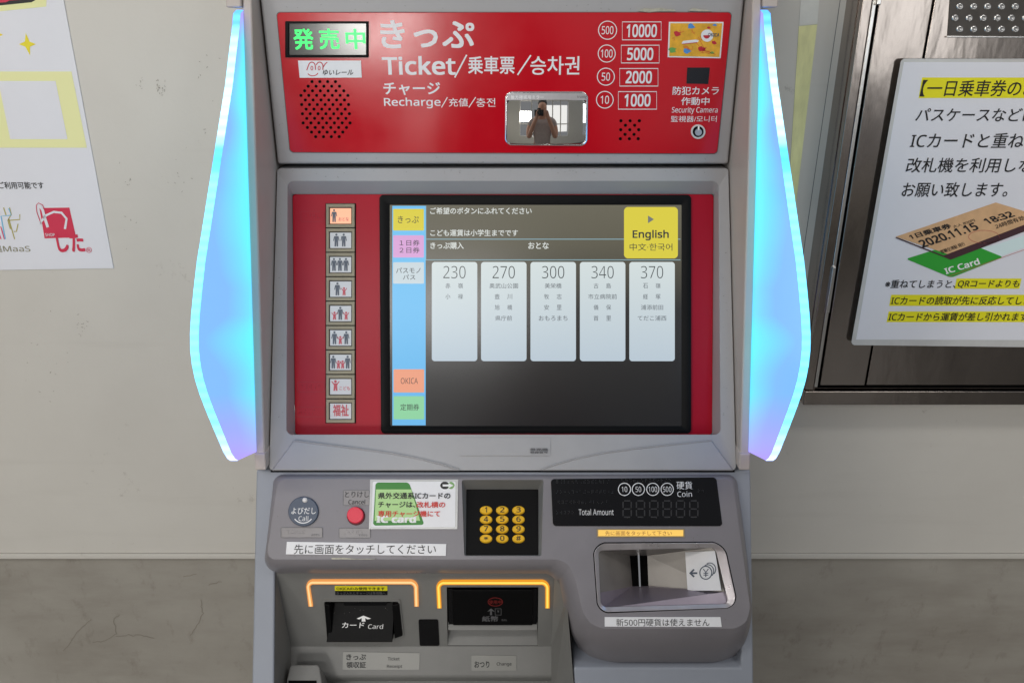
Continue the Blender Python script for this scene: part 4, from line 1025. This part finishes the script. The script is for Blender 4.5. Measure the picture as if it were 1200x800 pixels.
# ---- touch screen
bz = rp([(445, 229), (809.3, 229), (809.3, 507.5), (447, 507.5)], 4)
bi1 = rp([(450, 233.5), (804.5, 233.5), (804.5, 503), (451.5, 503)], 3)
bi2 = rp([(457.5, 241), (797.8, 241), (797.8, 498.3), (458.5, 498.3)], 1.5)
loft('screen_bezel', [[SCR(*q, 0) for q in bz], [SCR(*q, .004) for q in bz], [SCR(*q, .0045) for q in bi1], [SCR(*q, .0012) for q in bi2]], M['black_plastic'], mc, bevel=.0008)
SL = .0016
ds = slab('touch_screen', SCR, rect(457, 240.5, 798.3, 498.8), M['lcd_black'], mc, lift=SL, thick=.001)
Print(SCR, SL + .0002).poly(rect(460, 241.6, 499, 498)).done('menu_column', M['lit_blue'], ds)
Print(SCR, SL + .0002).poly(rect(499.6, 280, 797, 281)).poly(rect(499.6, 304.2, 797, 305.2)).poly(rect(499, 241.6, 499.7, 305.2)).done('divider_lines', M['lit_line'], ds)
def key(nm, r_, m, rad, lb=None):
    return Print(SCR, SL + .0005).poly(rp(rect(*r_), rad) if rad else rect(*r_)).done(nm, M[m], ds, label=lb)
key('menu_button', (461, 245.2, 497, 270.5), 'lit_yellow', 1, 'yellow on-screen ticket button'); key('menu_button', (461, 276, 497, 302), 'lit_pink', 1, 'pink on-screen day pass button'); key('menu_button', (461, 307.5, 497, 332.5), 'lit_white', 1, 'white on-screen bus pass button')
key('menu_button', (461.5, 432.5, 497.3, 459.6), 'lit_orange', 1, 'orange on-screen card button'); key('menu_button', (461.5, 463.8, 497.3, 491), 'lit_green', 1, 'green on-screen season ticket button')
key('language_button', (731, 243, 794, 303), 'lit_yellow', 4)
fx = [506.2, 563.8, 621.6, 679.4, 737.2]
for x, n_ in zip(fx, ('230', '270', '300', '340', '370')): key('fare_button', (x, 307.2, x + 53.2, 423), 'lit_card', 3, 'pale on-screen fare button for ' + n_ + ' yen')
def bl_(*ts):
    p = Print(SCR, SL + .0008)
    for t in ts: p.text(*t)
    p.done('button_lettering', M['lit_number'], ds)
bl_(('きっぷ', 466.5, 253.5, 491, 261.8, -.006)); bl_(('１日券', 468.5, 281.5, 492, 288.3, -.006), ('２日券', 468.5, 290, 492, 296.8, -.006)); bl_(('パスモノ', 464.5, 313.8, 493, 320.2, -.006), ('パス', 472.5, 322, 487, 327.8, -.006))
bl_(('OKICA', 470, 442.6, 490, 449.5, -.012)); bl_(('定期券', 469.5, 473, 491.5, 480.6, -.006)); bl_(('English', 741, 269.8, 783.3, 282, .014), ('中文·한국어', 737.5, 285.4, 787.5, 294, -.009))
Print(SCR, SL + .0008).poly([(759, 253), (766, 257.4), (759, 262)]).done('arrow_print', M['lit_triangle'], ds)
p = Print(SCR, SL + .0005)
p.text('ご希望のボタンにふれてください', 504.3, 243.6, 623, 251.4, .004).text('こども運賃は小学生までです', 504.5, 269.3, 607, 277, .004).text('きっぷ購入', 504.5, 284, 543.5, 292, .006).text('おとな', 619, 284, 643, 292, .006)
p.done('screen_lettering', M['lit_text'], ds)
mat('num_dark', (14, 18, 18), .4)
for x, n_ in zip(fx, ('230', '270', '300', '340', '370')):
    Print(SCR, SL + .0008).text(n_, x + 13.5, 312, x + 39.5, 326.3, -.022).done('fare_figures', M['num_dark' if n_ in ('270', '300') else 'lit_number'], ds)
stn = [['赤嶺', '小禄'], ['奥武山公園', '壺川', '旭橋', '県庁前'], ['美栄橋', '牧志', '安里', 'おもろまち'], ['古島', '市立病院前', '儀保', '首里'], ['石嶺', '経塚', '浦添前田', 'てだこ浦西']]
mat('station_grey', (60, 62, 66), .4, emit=(92, 98, 102), es=.8)
for x, names_ in zip(fx, stn):
    p = Print(SCR, SL + .0008)
    for k, s in enumerate(names_):
        cy = 335 + 12.6 * k; cx = x + 26.5; n_ = len(s)
        if n_ == 2: p.text(s[0], cx - 10.5, cy - 3, cx - 4.8, cy + 3, -.005).text(s[1], cx + 4.2, cy - 3, cx + 9.9, cy + 3, -.005)
        else: hw = {3: 9.8, 4: 13, 5: 16.8}[n_]; p.text(s, cx - hw, cy - 3, cx + hw, cy + 3, -.005)
    p.done('station_lettering', M['station_grey'], ds)

# ---- gap under the screen housing, screw, wear
slab('housing_gap', HOUS, [(316, 550.4), (862, 550.4), (862, 553.4), (316, 553.4)], M['gap_black'], mc, lift=-.004, thick=.02)
NS = Plane(745, .960, 775, .985)
def specks(pl, lift, spots, m, nm, seed, amax=1.5):
    rs = random.Random(seed); p = Print(pl, lift)
    for cx, cy, sx, sy, n in spots:
        for _ in range(n):
            x = cx + rs.uniform(-1, 1) * sx; y = cy + rs.uniform(-1, 1) * sy; a = rs.uniform(0, 3.14); l = rs.uniform(.25, amax); q = rs.uniform(.12, .35)
            dx, dy = math.cos(a), math.sin(a); p.poly([(x - dx * l, y - dy * l), (x - dy * q, y + dx * q), (x + dx * l, y + dy * l), (x + dy * q, y - dx * q)])
    p.done(nm, m, mc, kind='stuff')
chip = mat('chip_dark', (96, 92, 88), .6)
specks(HD, .0004, ((590, 184, 245, 3, 26), (590, 8, 260, 5, 22), (600, 190.5, 250, 1.2, 30), (330, 100, 3, 70, 8)), chip, 'header_scratches', 5)
specks(HOUS, .0004, ((590, 200.5, 250, 2.2, 26), (590, 206, 250, 4, 12), (330, 360, 3.5, 130, 14), (850, 360, 3, 130, 14)), chip, 'housing_scratches', 6)
specks(FAS, .0005, ((480, 625, 160, 28, 22), (420, 652, 90, 2.5, 24), (770, 630, 90, 4, 12), (770, 730, 80, 5, 14)), chip, 'fascia_scratches', 8, 1.1)
specks(REC, .0005, ((430, 755, 80, 2, 16), (430, 715, 40, 4, 8), (500, 760, 100, 2, 8)), chip, 'slot_panel_scratches', 9, 1.2)
specks(HD, .0019, ((590, 176.5, 240, 1.4, 34), (590, 17, 250, 1.2, 20)), mat('chip_red', (90, 12, 18), .6), 'plate_chips', 12, 1.1)
specks(CHK, .0002, ((295, 300, 3, 220, 1), ), chip, 'cheek_scratches', 13)

# ---------------------------------------------------------------- photographer (in the mirror)
def skin(name, verts, edges, m, parent, sub=2):
    me = bpy.data.meshes.new(name); me.from_pydata([v[:3] for v in verts], edges, [])
    o = bpy.data.objects.new(name, me); COL.objects.link(o); me.materials.append(m)
    o.location = (0, 0, 0); o.parent = parent; o.location = -Vector(parent.location)
    s = o.modifiers.new('s', 'SKIN'); s.use_smooth_shade = True
    for i, v in enumerate(verts): me.skin_vertices[0].data[i].radius = (v[3], v[4] if len(v) > 4 else v[3])
    me.skin_vertices[0].data[0].use_root = True
    q = o.modifiers.new('d', 'SUBSURF'); q.levels = sub; q.render_levels = sub
    bpy.context.view_layer.update()
    nm = bpy.data.meshes.new_from_object(o.evaluated_get(bpy.context.evaluated_depsgraph_get()))
    o.modifiers.clear(); o.data = nm
    for pl_ in nm.polygons: pl_.use_smooth = True
    return o


pe = thing('person', (0, -.34, 0), 'photographer in a grey T-shirt holding a camera to the face, seen in the mirror', 'person')
PY = -.30
V = [(0, PY, .95, .13, .10), (0, PY, 1.12, .12, .09), (0, PY, 1.30, .15, .10), (0, PY + .01, 1.40, .09, .08), (0, PY + .03, 1.46, .055, .055), (0, PY + .05, 1.53, .07, .08), (0, PY + .055, 1.61, .075, .09), (0, PY + .04, 1.67, .05, .06)]
E = [(i, i + 1) for i in range(7)]
for s in (-1, 1):
    b = len(V)
    V += [(s * .17, PY, 1.38, .055, .055), (s * .21, PY + .03, 1.24, .045, .045), (s * .2, PY + .07, 1.14, .04, .04), (s * .14, PY + .15, 1.30, .033, .033), (s * .075, PY + .215, 1.445, .026, .026), (s * .065, PY + .235, 1.49, .03, .018)]
    E += [(3, b), (b, b + 1), (b + 1, b + 2), (b + 2, b + 3), (b + 3, b + 4), (b + 4, b + 5)]
    for k in range(4):
        c = len(V); V += [(s * (.070 - .004 * k), PY + .245 - .004 * k, 1.515 - .014 * k, .008, .008), (s * (.045 - .002 * k), PY + .262, 1.525 - .017 * k, .0075, .0075), (s * (.024 + .003 * k), PY + .258, 1.523 - .017 * k, .006, .006)]
        E += [(b + 5, c), (c, c + 1), (c + 1, c + 2)]
    c = len(V); V += [(s * .055, PY + .21, 1.47, .010, .010), (s * .035, PY + .2, 1.468, .008, .008)]; E += [(b + 5, c), (c, c + 1)]
    b = len(V); V += [(s * .1, PY, .86, .085, .085), (s * .11, PY + .01, .5, .055, .055), (s * .12, PY - .01, .09, .04, .04), (s * .12, PY + .13, .035, .035, .03)]
    E += [(0, b), (b, b + 1), (b + 1, b + 2), (b + 2, b + 3)]
skin('body', V, E, M['skin'], pe)
V = [(0, PY, .93, .145, .115), (0, PY, 1.12, .14, .11), (0, PY, 1.30, .172, .12), (0, PY + .008, 1.395, .10, .09)]; E = [(0, 1), (1, 2), (2, 3)]
for s in (-1, 1):
    b = len(V); V += [(s * .172, PY, 1.383, .068, .068), (s * .2, PY + .02, 1.27, .06, .06)]; E += [(3, b), (b, b + 1)]
skin('t_shirt', V, E, M['shirt'], pe)
V = [(0, PY, .93, .14, .11)]; E = []
for s in (-1, 1):
    b = len(V); V += [(s * .1, PY, .85, .098, .098), (s * .11, PY + .01, .5, .07, .07), (s * .12, PY - .01, .1, .055, .055)]; E += [(0, b), (b, b + 1), (b + 1, b + 2)]
skin('trousers', V, E, M['trousers'], pe)
V = [(0, PY + .015, 1.60, .083, .088), (0, PY + .03, 1.665, .08, .095), (0, PY + .03, 1.70, .05, .06)]
skin('hair', V, [(0, 1), (1, 2)], M['hair'], pe)
for ch_ in [pe]: ch_.location.x = .045
cm = thing('camera_in_hands', (0, -.06, 1.5), 'black camera held up by the photographer, seen in the mirror', 'camera')
boxo('camera_body', -.062, .062, -.105, -.068, 1.455, 1.535, 'camera_black', cm, bevel=.006)
boxo('viewfinder_hump', -.022, .022, -.105, -.07, 1.536, 1.556, 'camera_black', cm, bevel=.004)
def ycyl(name, cx, cz, r_, y0, y1, m, parent, n=28):
    L = [[Vector((cx + r_ * math.cos(2 * math.pi * k / n), y, cz + r_ * math.sin(2 * math.pi * k / n))) for k in range(n)] for y in (y0, y1)]
    return loft(name, L, M[m], parent, cap0=True, cap1=True)
ycyl('lens_barrel', .0118, 1.497, .032, -.067, -.022, 'camera_black', cm); ycyl('front_glass', .0118, 1.497, .025, -.0215, -.021, 'lens_glass', cm)
